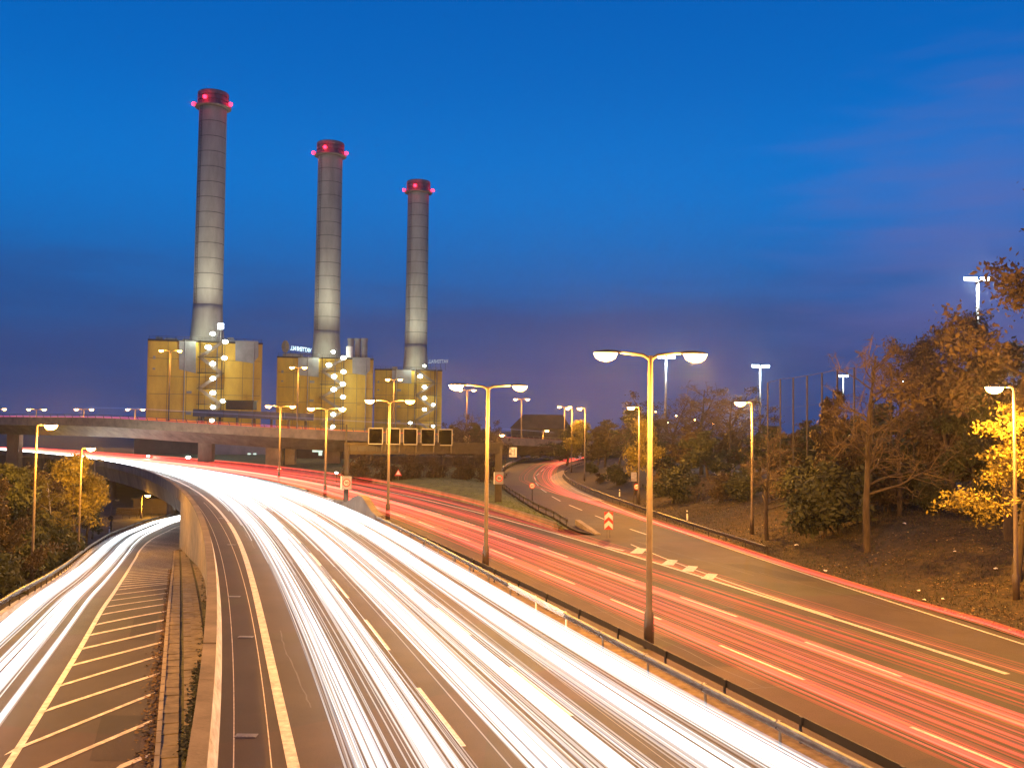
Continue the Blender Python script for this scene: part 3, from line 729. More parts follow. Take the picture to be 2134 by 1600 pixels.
# slip road, white
st = []; ysB = np.concatenate([np.arange(5, 70, 2.0), np.arange(70, 235, 4.0)])
glx = lambda y: GLf(y) if y < 105 else rlx(y) + (GLf(105) - rlx(105))
for c, n, wd in ((.34, 38, .46), (.66, 38, .46), (.87, 7, .22)):
    for _ in range(n):
        w_ = 5.2; o = np.clip(rng.normal(0, wd * .62), -wd * 1.5, wd * 1.5) / w_
        P = follow(rlx, glx, c + o, ysB, rng.uniform(.55, .75), zf=zr, amp=.08)
        r = np.interp(ysB, [0, 60, 150, 240], [1, 1.2, 1.7, 2.2]) * rng.uniform(.014, .046); st.append((P, r, white()))
trails('headlight_trails', st, 'white headlight trails curving down the slip road left of the hatching', .30)
# outbound, red
def red(b=1.0):
    v = rng.random()
    if v < .55: c = np.array([1.0, .06, .04])
    elif v < .85: c = np.array([1.0, .12, .10])
    elif v < .95: c = np.array([.9, .035, .02])
    else: c = np.array([.9, .20, .02])
    return c * rng.uniform(.6, 1.25) * b
b1 = fitY([gnd(*p, .8) for p in ((765, 1051), (873, 1089), (1022, 1147), (1125, 1191), (1273, 1254), (1500, 1352), (1700, 1433), (1898, 1518), (2109, 1608))], 3, lo=20)
b2 = fitY([gnd(*p, .8) for p in ((780, 1036), (827, 1050), (953, 1087), (1124, 1145), (1245, 1189), (1418, 1250), (1678, 1343), (1878, 1414), (2110, 1498))], 3, lo=20)
b3 = fitY([gnd(*p) for p in ((739, 1012), (812, 1025), (960, 1059), (1138, 1104), (1340, 1168), (1600, 1249), (1812, 1309), (2094, 1404))], 3, lo=25)
b1o = lambda y: b1(y) if y < 120 else M2f(y) + (b1(120) - M2f(120))
b2o = lambda y: b2(y) if y < 120 else M2f(y) + (b2(120) - M2f(120))
b3o = lambda y: b3(y) if y < 120 else M2f(y) + (b3(120) - M2f(120))
st = []
ysR = np.concatenate([np.arange(8, 70, 2.5), np.arange(70, 150, 3.0), np.arange(150, 300, 6.0)])
gr = np.interp(ysR, [0, 50, 110, 180, 300], [1, 1.0, 1.8, 3.4, 4.0])
for fn0, fn1, c, n, wd in ((b1o, b2o, .0, 36, .24), (b1o, b2o, 1.0, 40, .30), (b1o, b2o, .42, 16, .45), (b1o, b2o, .62, 12, .4), (b2o, b3o, .35, 16, .5), (b2o, b3o, .75, 8, .4), (b1o, b2o, .5, 16, 1.1)):
    for _ in range(n):
        o = rng.normal(0, wd)
        P = follow(fn0, fn1, c, ysR, rng.uniform(.72, .9), amp=.09, lat=o)
        st.append((P, gr * rng.uniform(.012, .035), red(1 if c in (0, 1.0) else .75)))
for _ in range(60):
    ysF = np.arange(rng.uniform(55, 120), 300, 5.0)
    a = rng.uniform(0, 1); fa, fb = (b1o, b2o) if rng.random() < .55 else (b2o, lambda y: RBf(y) - 1.3)
    st.append((follow(fa, fb, a, ysF, rng.uniform(.7, .95), amp=.12), np.interp(ysF, [60, 110, 200, 300], [.012, .035, .09, .11]), red(.9)))
for _ in range(5): # indicators
    y0 = rng.uniform(24, 44); ysF = np.arange(y0, y0 + 14, 2.0); st.append((follow(b1o, b3o, rng.uniform(.3, .8), ysF, .8, amp=.04), np.full(len(ysF), .008), np.array([.8, .36, .03])))
trails('tail_light_trails', st, 'red tail light trails streaking along the motorway right of the median', .17)
# exit road, red
XP = [gnd(*p, .8) for p in ((1215, 952), (1197, 957), (1172, 963), (1155, 969), (1144, 979), (1139, 990), (1141, 1000), (1150, 1010), (1170, 1022), (1200, 1034), (1260, 1053), (1340, 1080), (1430, 1108), (1500, 1130), (1625, 1171), (1812, 1228), (1931, 1262), (2134, 1322))]
XP = resample(crom([Vector((XP[-1].x + 1.0, 22, .8))] + XP[::-1], 6), 90); XA = np.array([tuple(p) for p in XP])
tg = np.gradient(XA, axis=0); tg /= np.linalg.norm(tg, axis=1)[:, None]; SN = np.stack([tg[:, 1], -tg[:, 0], 0 * tg[:, 0]], 1)
dist = XA[:, 1]
st = []
for _ in range(50):
    o = rng.normal(0, 1.0) * np.interp(dist, [20, 60, 110, 160, 240], [.15, .22, .45, .8, .8]) + wander(90, .10, 8)
    P = XA + SN * o[:, None]; P[:, 2] = rng.uniform(.7, .9)
    st.append((P, np.interp(dist, [20, 60, 120, 200, 260], [1, 1.1, 2.4, 3.5, 4.5]) * rng.uniform(.008, .016), red(.9)))
for _ in range(9):     # orange haze nearer the outer rail
    o = rng.uniform(.6, 2.0) * np.interp(dist, [20, 60, 110, 160, 240], [.15, .3, 1, 1, .5]); P = XA + SN * o[:, None]; P[:, 2] = .8
    st.append((P, np.interp(dist, [20, 60, 120, 240], [.003, .006, .022, .03]), np.array([1, .25, .03]) * .6))
for _ in range(9):     # cars leaving the inner lane
    o = -rng.uniform(1.8, 4.6) * np.interp(dist, [20, 75, 115, 150, 240, 270], [0, 0, .25, 1, 1, .4]); P = XA + SN * o[:, None]; P[:, 2] = .8
    k = dist > 95; st.append((P[k], np.full(k.sum(), rng.uniform(.018, .035)), red(.9)))
trails('tail_light_trails', st, 'red tail light trails sweeping round the bend of the exit road', .17)

# ------------------------------------------------------------------ street lamps
def lamp_head(root, c, dirx, s=1.0, lit=True, m='glass_sod', power=26000, color=SOD, reach=.45, ang=0):
    """c: where the head begins, dirx: unit vector the head points along"""
    d = Vector(dirx).normalized(); sd = Vector((-d.y, d.x, 0)); R = Matrix((d, sd, Vector((0, 0, 1)))).transposed()
    mb = MB(); rows = []
    for u, w, h in ((0, .07, .06), (.15, .14, .10), (.55, .17, .12), (.95, .13, .07), (1.02, .05, .03)):
        p = c + d * u * s * .95; rows.append([p + sd * (w * s * a) + Vector((0, 0, h * s * b)) for a, b in ((-1, 0), (-.7, .8), (0, 1), (.7, .8), (1, 0), (0, -.02))])
    mb.loft(rows, closed=True); mb.face(range(5, -1, -1)); n = len(mb.v); mb.face(range(n - 6, n))
    hd = mb.build('lamp_head', M['steel_d'], parent=root, smooth=False)
    gm = MB(); b = c + d * .56 * s - Vector((0, 0, .02))
    prof = [(0.02, -.30), (.45, -.27), (.80, -.18), (1.0, 0.0)]; nn = 14; pb = None
    for r, z in prof:
        q = gm.add([b + d * (math.cos(6.2832 * j / nn) * .44 * s * r) + sd * (math.sin(6.2832 * j / nn) * .20 * s * r) + Vector((0, 0, z * s)) for j in range(nn)])
        if pb is not None:
            for j in range(nn): gm.face((pb + j, q + j, q + (j + 1) % nn, pb + (j + 1) % nn))
        else: gm.face([q + j for j in reversed(range(nn))])
        pb = q
    gl = gm.build('lamp_glass', M[m] if lit else M['concrete'], parent=hd, smooth=True)
    gl.location = (0, 0, 0)
    # children of children: keep world placement
    gl.data.transform(Matrix.Translation(Vector((0, 0, 0))))
    if lit: bulb(root, b - Vector((0, 0, .45 * s)), power, color, r=.22 * s)
    return b
def pole(root, base, top, r0=.11, r1=.06, low=1.4, lowr=None, m='pole'):
    mb = MB(); lowr = lowr or r0 * 1.55; h = top.z - base.z; f = lambda k: base.lerp(top, k)
    mb.tube([base, f(low / h), f(low / h + .01), top], [lowr, lowr * .95, r0, r1], 10); return mb.build('pole', M[m], parent=root, smooth=True)
def double_lamp(base, ztop, half, label, s=1.0, lit=True, power=24000, yaw=0.0, group=None, r0=.11, sag=0.0):
    root = empty('street_lamp', base, label, 'street lamp', group); top = Vector((base.x, base.y, ztop))
    pole(root, base, top, r0 * 1.0, r0 * .75)
    for sg in (-1, 1):
        d = Vector((math.cos(yaw) * sg, math.sin(yaw) * sg, 0)); mb = MB(); L = half - .45 * s
        mb.tube([top - Vector((0, 0, .35)), top - Vector((0, 0, .12)) + d * .06, top + d * .30 + Vector((0, 0, .03)), top + d * L + Vector((0, 0, .12))], [r0 * .6, r0 * .6, r0 * .5, r0 * .42], 8)
        mb.build('arm', M['pole'], parent=root, smooth=True)
        if lit != 'none': lamp_head(root, top + d * (L - .03) + Vector((0, 0, .10)), d, s, lit=(lit is True), power=power)
    return root
def single_lamp(base, ztop, d, label, s=1.0, lit=True, power=24000, reach=.4, m='glass_sod', color=SOD, group=None, r0=.10):
    root = empty('street_lamp', base, label, 'street lamp', group); top = Vector((base.x, base.y, ztop)); d = Vector(d).normalized()
    pole(root, base, top, r0, r0 * .7)
    mb = MB(); mb.tube([top - Vector((0, 0, .1)), top + d * .1 + Vector((0, 0, .02)), top + d * reach + Vector((0, 0, .06))], r0 * .5, 8); mb.build('arm', M['pole'], parent=root, smooth=True)
    lamp_head(root, top + d * (reach - .05) + Vector((0, 0, .04)), d, s, lit=lit, power=power, m=m, color=color)
    return root
def ztop_at(base, px, py): return dep(px, py, base.y).z
PW = .52
med = [((1352, 1350), (1356, 741), 1.78, 1.15, 'tall double-armed median lamp nearest the camera, right of centre'),
       ((1012, 1185), (1019, 806), 1.95, 1.1, 'second double-armed median lamp, left of the gantry end post and beside the second guardrail bend'),
       ((808, 1082), (812, 836), 1.85, 1.1, 'double-armed median lamp standing in front of the second display panel'),
       ((677, 1036), (680, 852), 1.85, 1.1, 'double-armed median lamp just left of the humped concrete base'),
       ((581, 1004), (584, 847), 1.80, 1.1, 'double-armed median lamp with a small triangular warning sign on its pole')]
for (bx, by), (tx, ty), half, s, lab in med:
    b = gnd(bx, by); double_lamp(b, ztop_at(b, tx, ty), half, lab, s=s, power=22000 * PW, yaw=.02, r0=.14)
# row continues behind the camera and right of it
b = Vector((15.2, 7, 0)); double_lamp(b, 12, 1.8, 'double-armed median lamp beside the viewpoint, outside the picture', power=22000 * PW)
rlam = [((2118, 1256), (2113, 806), 1.1, 'single lamp at the right edge above yellow-lit foliage'), ((1567, 1113), (1566, 838), 1.1, 'single lamp on the bank beside a small bare tree lit orange'),
        ((1331, 1050), (1328, 848), 1.05, 'single lamp rising through yellow leaves just left of the tallest near lamp'), ((1218, 1003), (1221, 850), 1.0, 'single lamp at the inner bend of the exit road'), ((1191, 984), (1193, 850), 1.0, 'single lamp farther round the bend, left of its neighbour')]
for i, ((bx, by), (tx, ty), s, lab) in enumerate(rlam):
    b = gnd(bx, by, .35 if i < 3 else .1); single_lamp(b, ztop_at(b, tx, ty) - .05, (-1, .1, 0), lab, s=s, power=(36000 if i < 3 else 26000) * PW, r0=.11)
b = Vector((27, 14, 1.0)); single_lamp(b, 12.5, (-1, 0, 0), 'single lamp on the right bank beside the viewpoint, outside the picture', power=38000 * PW)
llam = [((66, 1212), (75, 886), 72.0, 1.15, 'single lamp at the far left beside the slip road guardrail', True), ((163, 1160), (165, 934), 104.0, 1.1, 'single lamp left of the slip road, in front of the yellow tree', True), ((192, 1130), (195, 958), 141.0, 1.0, 'unlit slender lamp behind the yellow tree by the slip road', False), ((231, 1105), (235, 1041), 150.0, .8, 'short unlit lamp with a round sign behind the slip road guardrail', False), ((294, 1085), (296, 1032), 172.0, 1.2, 'low orange lamp shining under the motorway bridge', True)]
for (bx, by), (tx, ty), Y, s, lab, lit in llam:
    b = dep(bx, by, Y); single_lamp(b, ztop_at(b, tx, ty), (1, .1, 0), lab, s=s, lit=lit, color=AMB, power=(27000 if Y < 150 else 9000) * PW, r0=.12 if Y > 90 else .10)
for x, y, lb in ((-27.5, 34, 'farther'), (-19, 8, 'nearer')):
    b = Vector((x, y, 0)); single_lamp(b, 10.5, (1, 0, 0), '%s of two single lamps left of the slip road, outside the picture' % lb, color=AMB, power=54000 * PW, group='lamps beside the viewpoint')
# lamps on and beyond the overpass
OVP = [(-60, 867, 236), (0, 868, 230), (200, 870, 212), (350, 878, 203), (560, 890, 196), (750, 899, 200), (960, 907, 222), (1100, 913, 246), (1180, 918, 262), (1320, 926, 300)]
OT = resample(crom([dep(-400, 866, 275)] + [dep(*p) for p in OVP], 8), 120)
oty = lambda px: np.interp(px, [p[0] for p in OVP], [p[1] for p in OVP])
otd = lambda px: np.interp(px, [p[0] for p in OVP], [p[2] for p in OVP])
ovl = [(351, 731, 18, 'tall double lamp on the overpass in front of the left power plant block'), (619, 766, 12, 'double lamp on the overpass in front of the middle power plant block'), (819, 791, 12, 'double lamp on the overpass before the right power plant block'), (972, 813, 13, 'double lamp on the overpass left of the second median lamp'), (1086, 832, 12, 'double lamp on the overpass against the dark gabled house'), (1176, 848, 10, 'last double lamp on the overpass, beside the yellow-green tree')]
for px, ty, hp, lab in ovl:
    Y = float(otd(px)) + 7; b = dep(px, float(oty(px)), Y); b.z -= 1.0; b2 = ztop_at(b, px, ty)
    double_lamp(b, b2, hp * Y / 2000, lab, s=1.25, power=8000 * PW, r0=.16)
for px, ty in ((-8, 852), (75, 853), (174, 853), (281, 853), (385, 853)):
    Y = 330; b = dep(px, 884, Y); double_lamp(b, ztop_at(b, px, ty), 15 * Y / 2000, {-8: 'far double lamp beyond the overpass, cut by the left picture edge', 75: 'far double lamp beyond the overpass, directly above the left pair of roadside lamps', 174: 'far double lamp beyond the overpass, second from the left', 281: 'far double lamp beyond the overpass, just left of the yellow block', 385: 'far double lamp beyond the overpass, in front of the left yellow block'}[px], s=1.7, power=8000 * PW, r0=.2, group='double lamps on the road beyond the overpass')
for px, by, ty, Y, lab in ((1035, 985, 906, 215, 'low yellow lamp above the lane arrow sign, behind the gantry end'), (1131, 925, 897, 255, 'low yellow lamp in front of the dark gabled house')):
    b = dep(px, by, Y); single_lamp(b, ztop_at(b, px, ty), (1, 0, 0), lab, s=1.3, power=8000 * PW)

# ------------------------------------------------------------------ overpass
ov = empty('overpass', OT[60], 'wide concrete overpass with sloping underside crossing in front of the power plant', 'overpass')
def ov_sec(i):
    p = OT[i]; s, t = side(OT, i); n = -s if s.y < 0 else s   # n points away from the camera
    if n.y < 0: n = -n
    return p, n
def prism(name, offs_, i0, i1, m, parent, smooth=False):
    mb = MB(); rows = []
    for i in range(i0, i1 + 1):
        p, n = ov_sec(i); k = 1.0
        rows.append([Vector((p.x + n.x * a, p.y + n.y * a, p.z + b)) for a, b in offs_])
    mb.loft(rows, closed=True); q = len(offs_); mb.face(range(q)); L = len(mb.v); mb.face(range(L - 1, L - 1 - q, -1))
    return mb.build(name, m, parent=parent)
dq = [(0.35, -1.95), (.6, -2.1), (4.2, -4.3), (9.0, -4.3), (12.6, -2.1), (12.9, -1.95), (12.9, -1.15), (0.35, -1.15)]
prism('girder', dq, 0, 119, M['concrete_d'], ov)
for i in range(0, 118, 2):
    prism('parapet_panel', [(0, -1.95), (.3, -1.95), (.3, -.05), (0, -.05)], i, i + 2, M['concrete'], ov)
prism('far_parapet', [(12.9, -1.95), (13.2, -1.95), (13.2, -.3), (12.9, -.3)], 0, 119, M['concrete_d'], ov)
prism('handrail', [(.1, .55), (.2, .55), (.2, .65), (.1, .65)], 0, 119, M['steel'], ov)
for i in range(0, 119):
    p, n = ov_sec(i); mb = MB(); q = Vector((p.x + n.x * .15, p.y + n.y * .15, p.z)); mb.bar(q + Vector((0, 0, -.08)), q + Vector((-.25, 0, .6)), .12, .12); mb.build('rail_post', M['steel'], parent=ov)
for px, w, Y, m in ((572, 3.3, 203, 'concrete'), (606, 2.0, 205, 'concrete'), (694, 3.3, 206, 'concrete_d'), (862, 3.0, 214, 'concrete_d'), (30, 3, 238, 'concrete_d'), (430, 3, 206, 'concrete_d')):
    b = dep(px, 950, Y); z1 = dep(px, float(oty(px)), float(otd(px))).z - 3.6
    mb = MB(); mb.box((b.x, b.y, (z1 - 8) / 2), (w, 2.0, z1 + 8)); mb.build('pier', M[m], parent=ov)
mb = MB(); b = dep(594, 950, 206); z1 = 4.6; mb.box((b.x, b.y, (z1 - 8) / 2), (.9, .9, z1 + 8)); mb.build('pier', M['blue_clad'], parent=ov)
st = []
OA = np.array([tuple(p) for p in OT]); nn_ = np.array([tuple(ov_sec(i)[1]) for i in range(120)])
for _ in range(16):
    P = OA + nn_ * rng.uniform(1.5, 11); P[:, 2] = OA[:, 2] - .25 + rng.uniform(0, .5); st.append((P, np.full(120, rng.uniform(.02, .05)), red(.7)))
for o, h in ((5, 2.2), (5.4, 2.3)):
    P = OA + nn_ * o; P[:, 2] = OA[:, 2] + h; k = slice(44, 104); st.append((P[k], np.full(60, .05), np.array([.35, .42, .85]) * .6))
trails('overpass_light_trails', st, 'faint red and bluish traffic light trails above the overpass parapet', .22)

# ------------------------------------------------------------------ power plant
def plant(idx, Y, xl, xr, ytop, shaft, flare, cap_y, lights, clad, labels, stair):
    """facade pixels xl..xr, roof edge ytop, at distance Y"""
    sc = Y / 2000.0
    A = dep(xl, ytop, Y); B = dep(xr, ytop, Y); zt = A.z; W_ = B.x - A.x; z0 = -8.0; cx = (A.x + B.x) / 2; dpt = 38
    yaw = -.04 * 0
    bd = empty('boiler_house', (cx, Y + dpt / 2, z0), labels[0], 'building')
    mb = MB(); mb.box((cx, Y + dpt / 2 + .3, (zt + z0) / 2), (W_ - .4, dpt, zt - z0 - .3)); mb.build('wall', M['joint'], parent=bd)
    nx, nz = 6, 8; pw = W_ / nx; ph = (zt - z0) / nz
    pm = MB(); pm.box((0, 0, 0), (pw - .13, .3, ph - .13)); po = pm.build('cladding_panel', M['yellow'], origin=(0, 0, 0)); pmesh = po.data; bpy.data.objects.remove(po)
    for i in range(nx):
        for j in range(nz): inst(pmesh, 'cladding_panel', bd, (A.x + pw * (i + .5), Y, z0 + ph * (j + .5)))
    for xx in (A.x - .12, B.x + .12): sw = MB(); sw.box((xx, Y + dpt / 2, (zt + z0) / 2), (.25, dpt, zt - z0)); sw.build('side_cladding', M['yellow'], parent=bd)
    mb = MB(); mb.box((cx, Y + dpt / 2, zt + .15), (W_ + .6, dpt + .6, .5)); mb.build('roof', M['roof'], parent=bd)
    # grey recesses with bevelled lower corner
    for pts in clad:
        mb = MB(); P = [dep(a, b, Y - .5) for a, b in pts]; P = [Vector((p.x, Y - .45, p.z)) for p in P]
        b0 = mb.add(P); b1_ = mb.add([p + Vector((0, .5, 0)) for p in P]); n = len(P)
        mb.face(range(b0, b0 + n)); mb.face(range(b1_ + n - 1, b1_ - 1, -1))
        for k in range(n): mb.face((b0 + k, b1_ + k, b1_ + (k + 1) % n, b0 + (k + 1) % n))
        mb.build('grey_bay', M['grey_clad'], parent=bd)
    for k, (fx, fz, w_, h_) in enumerate(((.36, .80, 1.6, .8), (.36, .64, 1.4, .7), (.36, .49, 1.4, .7), (.36, .36, 1.4, .7), (.05, .88, .7, .9), (.05, .80, .7, .5), (.72, .50, 3.4, 1.0), (.20, .42, 2.6, 1.4), (.86, .62, 1.2, 1.2))):
        mb = MB(); mb.box((A.x + W_ * fx, Y - .25, z0 + (zt - z0) * fz), (w_, .25, h_)); mb.build('louvre', M['grey_clad'] if k < 6 else M['louvre_y'], parent=bd)
    for fx in (.315, .60, .93):
        mb = MB(); mb.tube([(A.x + W_ * fx, Y - .45, z0), (A.x + W_ * fx, Y - .45, zt + .4)], .16, 6); mb.build('downpipe', M['grey_clad'], parent=bd)
    # roof plant
    for k in range(9):
        x = A.x + W_ * random.uniform(.06, .94); w = random.uniform(1.2, 4); h = random.uniform(.6, 2.0); mb = MB()
        mb.box((x, Y + random.uniform(3, 20), zt + .4 + h / 2), (w, random.uniform(1, 3), h)); mb.build('roof_unit', M['grey_clad'], parent=bd)
    mb = MB()
    for k in range(14):
        x = A.x + W_ * k / 13; mb.bar((x, Y + .5, zt + .3), (x, Y + .5, zt + 1.4), .08)
    mb.bar((A.x, Y + .5, zt + 1.4), (B.x, Y + .5, zt + 1.4), .08); mb.bar((A.x, Y + .5, zt + .9), (B.x, Y + .5, zt + .9), .06); mb.build('roof_railing', M['steel_d'], parent=bd)
    # chimney
    (sx0, sx1, sy), (fx0, fx1, fy) = shaft, flare; Yc = Y + 9
    cb_ = dep((fx0 + fx1) / 2, fy, Yc); rr = (sx1 - sx0) / 2 * Yc / 2000; rf = (fx1 - fx0) / 2 * Yc / 2000 * 1.04
    ct = dep((sx0 + sx1) / 2 + 11, cap_y, Yc); zc = ct.z; zs = dep(sx0, sy, Yc).z; zfl = zt - 2; X = cb_.x
    rt = rr * .94
    ch = empty('chimney', (X, Yc, zfl), labels[1], 'chimney')
    mb = MB(); prof = []
    for k in range(9):
        t = k / 8; prof.append((rr + (rf - rr) * (1 - t) ** 1.7, zfl + (zs - zfl) * t))
    mb.lathe(prof, (X, Yc, 0), 40); mb.build('flared_base', M['chimney'], parent=ch, smooth=True)
    zcap0 = zc - (zc - zs) * .075; nseg = 13; prev = zs
    for k in range(nseg):
        z1 = zs + (zcap0 - zs) * (k + 1) / nseg; r1 = rr + (rt - rr) * k / nseg; r2 = rr + (rt - rr) * (k + 1) / nseg
        mb = MB(); mb.lathe([(r1, prev + .10), (r2, z1 - .10)], (X, Yc, 0), 48, cap=False); mb.build('shaft_ring', M['chimney'], parent=ch, smooth=True)
        mb = MB(); mb.lathe([(r2 - .06, z1 - .10), (r2 - .06, z1 + .10)], (X, Yc, 0), 48, cap=False); mb.build('ring_joint', M['joint'], parent=ch, smooth=True); prev = z1
    hc = zc - zcap0; rc = rt * 1.13
    mb = MB(); a_ = math.radians(235); qa = Vector((X + (rr + .25) * math.cos(a_), Yc + (rr + .25) * math.sin(a_), zs)); qb = Vector((X + (rt + .25) * math.cos(a_), Yc + (rt + .25) * math.sin(a_), zcap0))
    for dx_ in (-.28, .28): mb.bar(qa + Vector((dx_, 0, 0)), qb + Vector((dx_, 0, 0)), .07)
    for k in range(60): q = qa.lerp(qb, k / 60); mb.bar(q - Vector((.28, 0, 0)), q + Vector((.28, 0, 0)), .05)
    mb.build('ladder', M['steel_d'], parent=ch)
    mb = MB(); mb.lathe([(rt * .98, zcap0), (rc * 1.16, zcap0 + .2), (rc * 1.16, zcap0 + .55), (rc, zcap0 + .6)], (X, Yc, 0), 40); mb.build('gallery', M['cap'], parent=ch)
    for k in range(3):
        mb = MB(); a = zcap0 + .6 + (hc - .6) * k / 3; b_ = zcap0 + .6 + (hc - .6) * (k + 1) / 3 - .25; mb.lathe([(rc, a), (rc, b_), (rc - .25, b_ + .05), (rc - .25, b_ + .25)], (X, Yc, 0), 40, cap=(k == 2)); mb.build('cap_ring', M['cap'], parent=ch, smooth=False)
    mb = MB()
    for k in range(36):
        a = 6.2832 * k / 36; q = Vector((X + rc * 1.14 * math.cos(a), Yc + rc * 1.14 * math.sin(a), zcap0 + .5)); mb.bar(q, q + Vector((0, 0, 1.1)), .06)
    mb.build('gallery_railing', M['cap'], parent=ch)
    for a in (math.radians(262), math.radians(350), math.radians(190), math.radians(90)):
        q = Vector((X + rc * 1.22 * math.cos(a), Yc + rc * 1.22 * math.sin(a), zcap0 + (1.9 if abs(a - math.radians(262)) < .1 else 1.2)))
        mb = MB(); mb.lathe([(.05, -.6), (.5, -.4), (.62, 0), (.5, .4), (.05, .6)], q, 10); mb.build('beacon', M['glass_red'], parent=ch, smooth=True)
        q2 = Vector((X + rc * 1.45 * math.cos(a), Yc + rc * 1.45 * math.sin(a), q.z)); bulb(ch, q2, 420, (1, .02, .04), r=.3)
    # lights without fixtures, added ahead of the facade to light the shaft
    for sgn in (-1, 1):
        fl = Vector((X + sgn * rf * 1.6, Y - 14, zt + .5)); tgt = Vector((X, Yc, zt + 82)); q = (tgt - fl).to_track_quat('-Z', 'Y').to_euler()
        bulb(bd, fl, 27000, (.95, 1, .78), r=.5, kind='SPOT', rot=q, cone=math.radians(96))
    bulb(bd, (X, Y - 3, zt + 2), 2500, (.9, 1, .72), r=.5)
    # steel stair tower in front of the facade
    sx0_, sx1_, levels = stair; stw = empty('stair_tower', (dep((sx0_ + sx1_) / 2, ytop, Y - 2).x, Y - 2, z0), labels[2], 'stair tower')
    X0 = dep(sx0_, ytop, Y).x; X1 = dep(sx1_, ytop, Y).x; ya, yb = Y - 3.6, Y - .9
    for (x, yy) in ((X0, ya), (X1, ya), (X0, yb), (X1, yb)):
        mb = MB(); mb.bar((x, yy, z0), (x, yy, zt + .3), .22); mb.build('column', M['steel_d'], parent=stw)
    zl = [z0 + (zt - z0) * k / levels for k in range(levels + 1)]
    for k in range(1, levels + 1):
        z = zl[k]; xa = X0 if k % 2 else X1
        mb = MB(); mb.box(((X0 + X1) / 2, (ya + yb) / 2, z), (X1 - X0 + 1.2, yb - ya + .4, .16)); mb.build('landing', M['steel_d'], parent=stw)
        mb = MB(); mb.bar((X0 - .5, ya - .15, z + 1.1), (X1 + .5, ya - .15, z + 1.1), .07); mb.bar((X0 - .5, ya - .15, z + .6), (X1 + .5, ya - .15, z + .6), .05)
        for q in range(8): x = X0 - .5 + (X1 - X0 + 1) * q / 7; mb.bar((x, ya - .15, z), (x, ya - .15, z + 1.1), .05)
        mb.build('railing', M['steel'], parent=stw)
        mb = MB(); a = Vector((X0 if k % 2 else X1, ya + .4, zl[k - 1])); b_ = Vector((X1 if k % 2 else X0, ya + .4, z)); mb.bar(a, b_, .25, .9); mb.build('stair_flight', M['steel'], parent=stw)
    for i, (lx, ly, big) in enumerate(lights):
        q = dep(lx, ly, Y - 4.2); mb = MB(); r = .72 * big * (Y / 277) ** .5
        mb.lathe([(r * .3, -r * .7), (r * .9, -r * .35), (r, 0), (r * .9, r * .35), (r * .3, r * .7)], q, 12); mb.build('floodlight', M['glass_wht'], parent=stw, smooth=True)
        mb = MB(); mb.bar(q + Vector((0, .3, 0)), q + Vector((0, 2.2, 0)), .12); mb.build('lamp_bracket', M['steel_d'], parent=stw)
        if i % 2 == 0 or big > 1: bulb(stw, q + Vector((0, -.9, 0)), 620, WHT, r=.4)
    phi = math.atan(-cx / Y); pv_ = Vector((cx, Y, 0)); Rz = Matrix.Rotation(phi, 4, 'Z')
    for o in (bd, stw):
        o.location = pv_ + Rz @ (o.location - pv_); o.rotation_euler = (0, 0, phi)
    return A, B, zt, X, Yc
p1 = plant(0, 277, 318, 542, 712, (405, 465, 636), (395, 468, 704), 195,
           [(433, 695, 1.05), (458, 711, 1.1), (424, 723, 1.2), (456, 745, 1.1), (433, 757, 1.1), (433, 788, 1.05), (433, 818, 1.1), (453, 835, .95), (433, 848, .95), (431, 876, .9), (431, 938, .9)],
           [[(375, 712), (375, 770), (408, 778), (408, 712)], [(487, 708), (487, 750), (522, 755), (534, 741), (534, 708)]],
           ('left and largest yellow power plant block with grey bays', 'leftmost and tallest of the three concrete chimneys, ringed with red beacons', 'steel stair tower with white floodlights on the left yellow block'), (418, 462, 9))
p2 = plant(1, 318, 582, 776, 746, (655, 709, 690), (649, 711, 738), 299,
           [(689, 733, .9), (710, 745, 1.1), (680, 760, 1.15), (710, 774, 1.1), (691, 784, 1.1), (709, 800, 1.1), (690, 811, 1.15), (709, 827, 1.05), (708, 852, 1.05), (689, 863, 1.0), (688, 889, .9)],
           [[(622, 746), (622, 782), (664, 786), (664, 746)], [(733, 744), (733, 777), (760, 781), (770, 770), (770, 744)]],
           ('middle yellow power plant block with small roof stacks', 'middle one of the three concrete chimneys', 'steel stair tower with white floodlights on the middle yellow block'), (672, 716, 9))
p3 = plant(2, 365, 783, 920, 771, (845, 892, 718), (839, 893, 768), 379,
           [(882, 762, .7), (873, 784, 1.1), (882, 806, 1.05), (882, 829, 1.0), (900, 843, .8), (882, 853, .95), (900, 888, .7)],
           [[(817, 771), (817, 797), (857, 799), (857, 771)]],
           ('right yellow power plant block, partly behind bare trees', 'rightmost and smallest of the three concrete chimneys', 'steel stair tower with white floodlights on the right yellow block'), (868, 906, 8))
# square floodlight on mast, left block
q = dep(460, 680, 276); fm = empty('flood_mast', (q.x, q.y, p1[2]), 'square white floodlight on a braced mast at the left chimney foot', 'floodlight')
mb = MB(); mb.box(q, (1.6, .3, 1.5)); mb.build('lamp_glass', M['glass_cool'], parent=fm)
mb = MB(); mb.bar(Vector((q.x, q.y + .3, p1[2])), q + Vector((0, .3, 0)), .2); mb.bar(Vector((q.x - 2, q.y + .3, p1[2])), q + Vector((0, .3, 0)), .15); mb.build('mast', M['steel'], parent=fm)
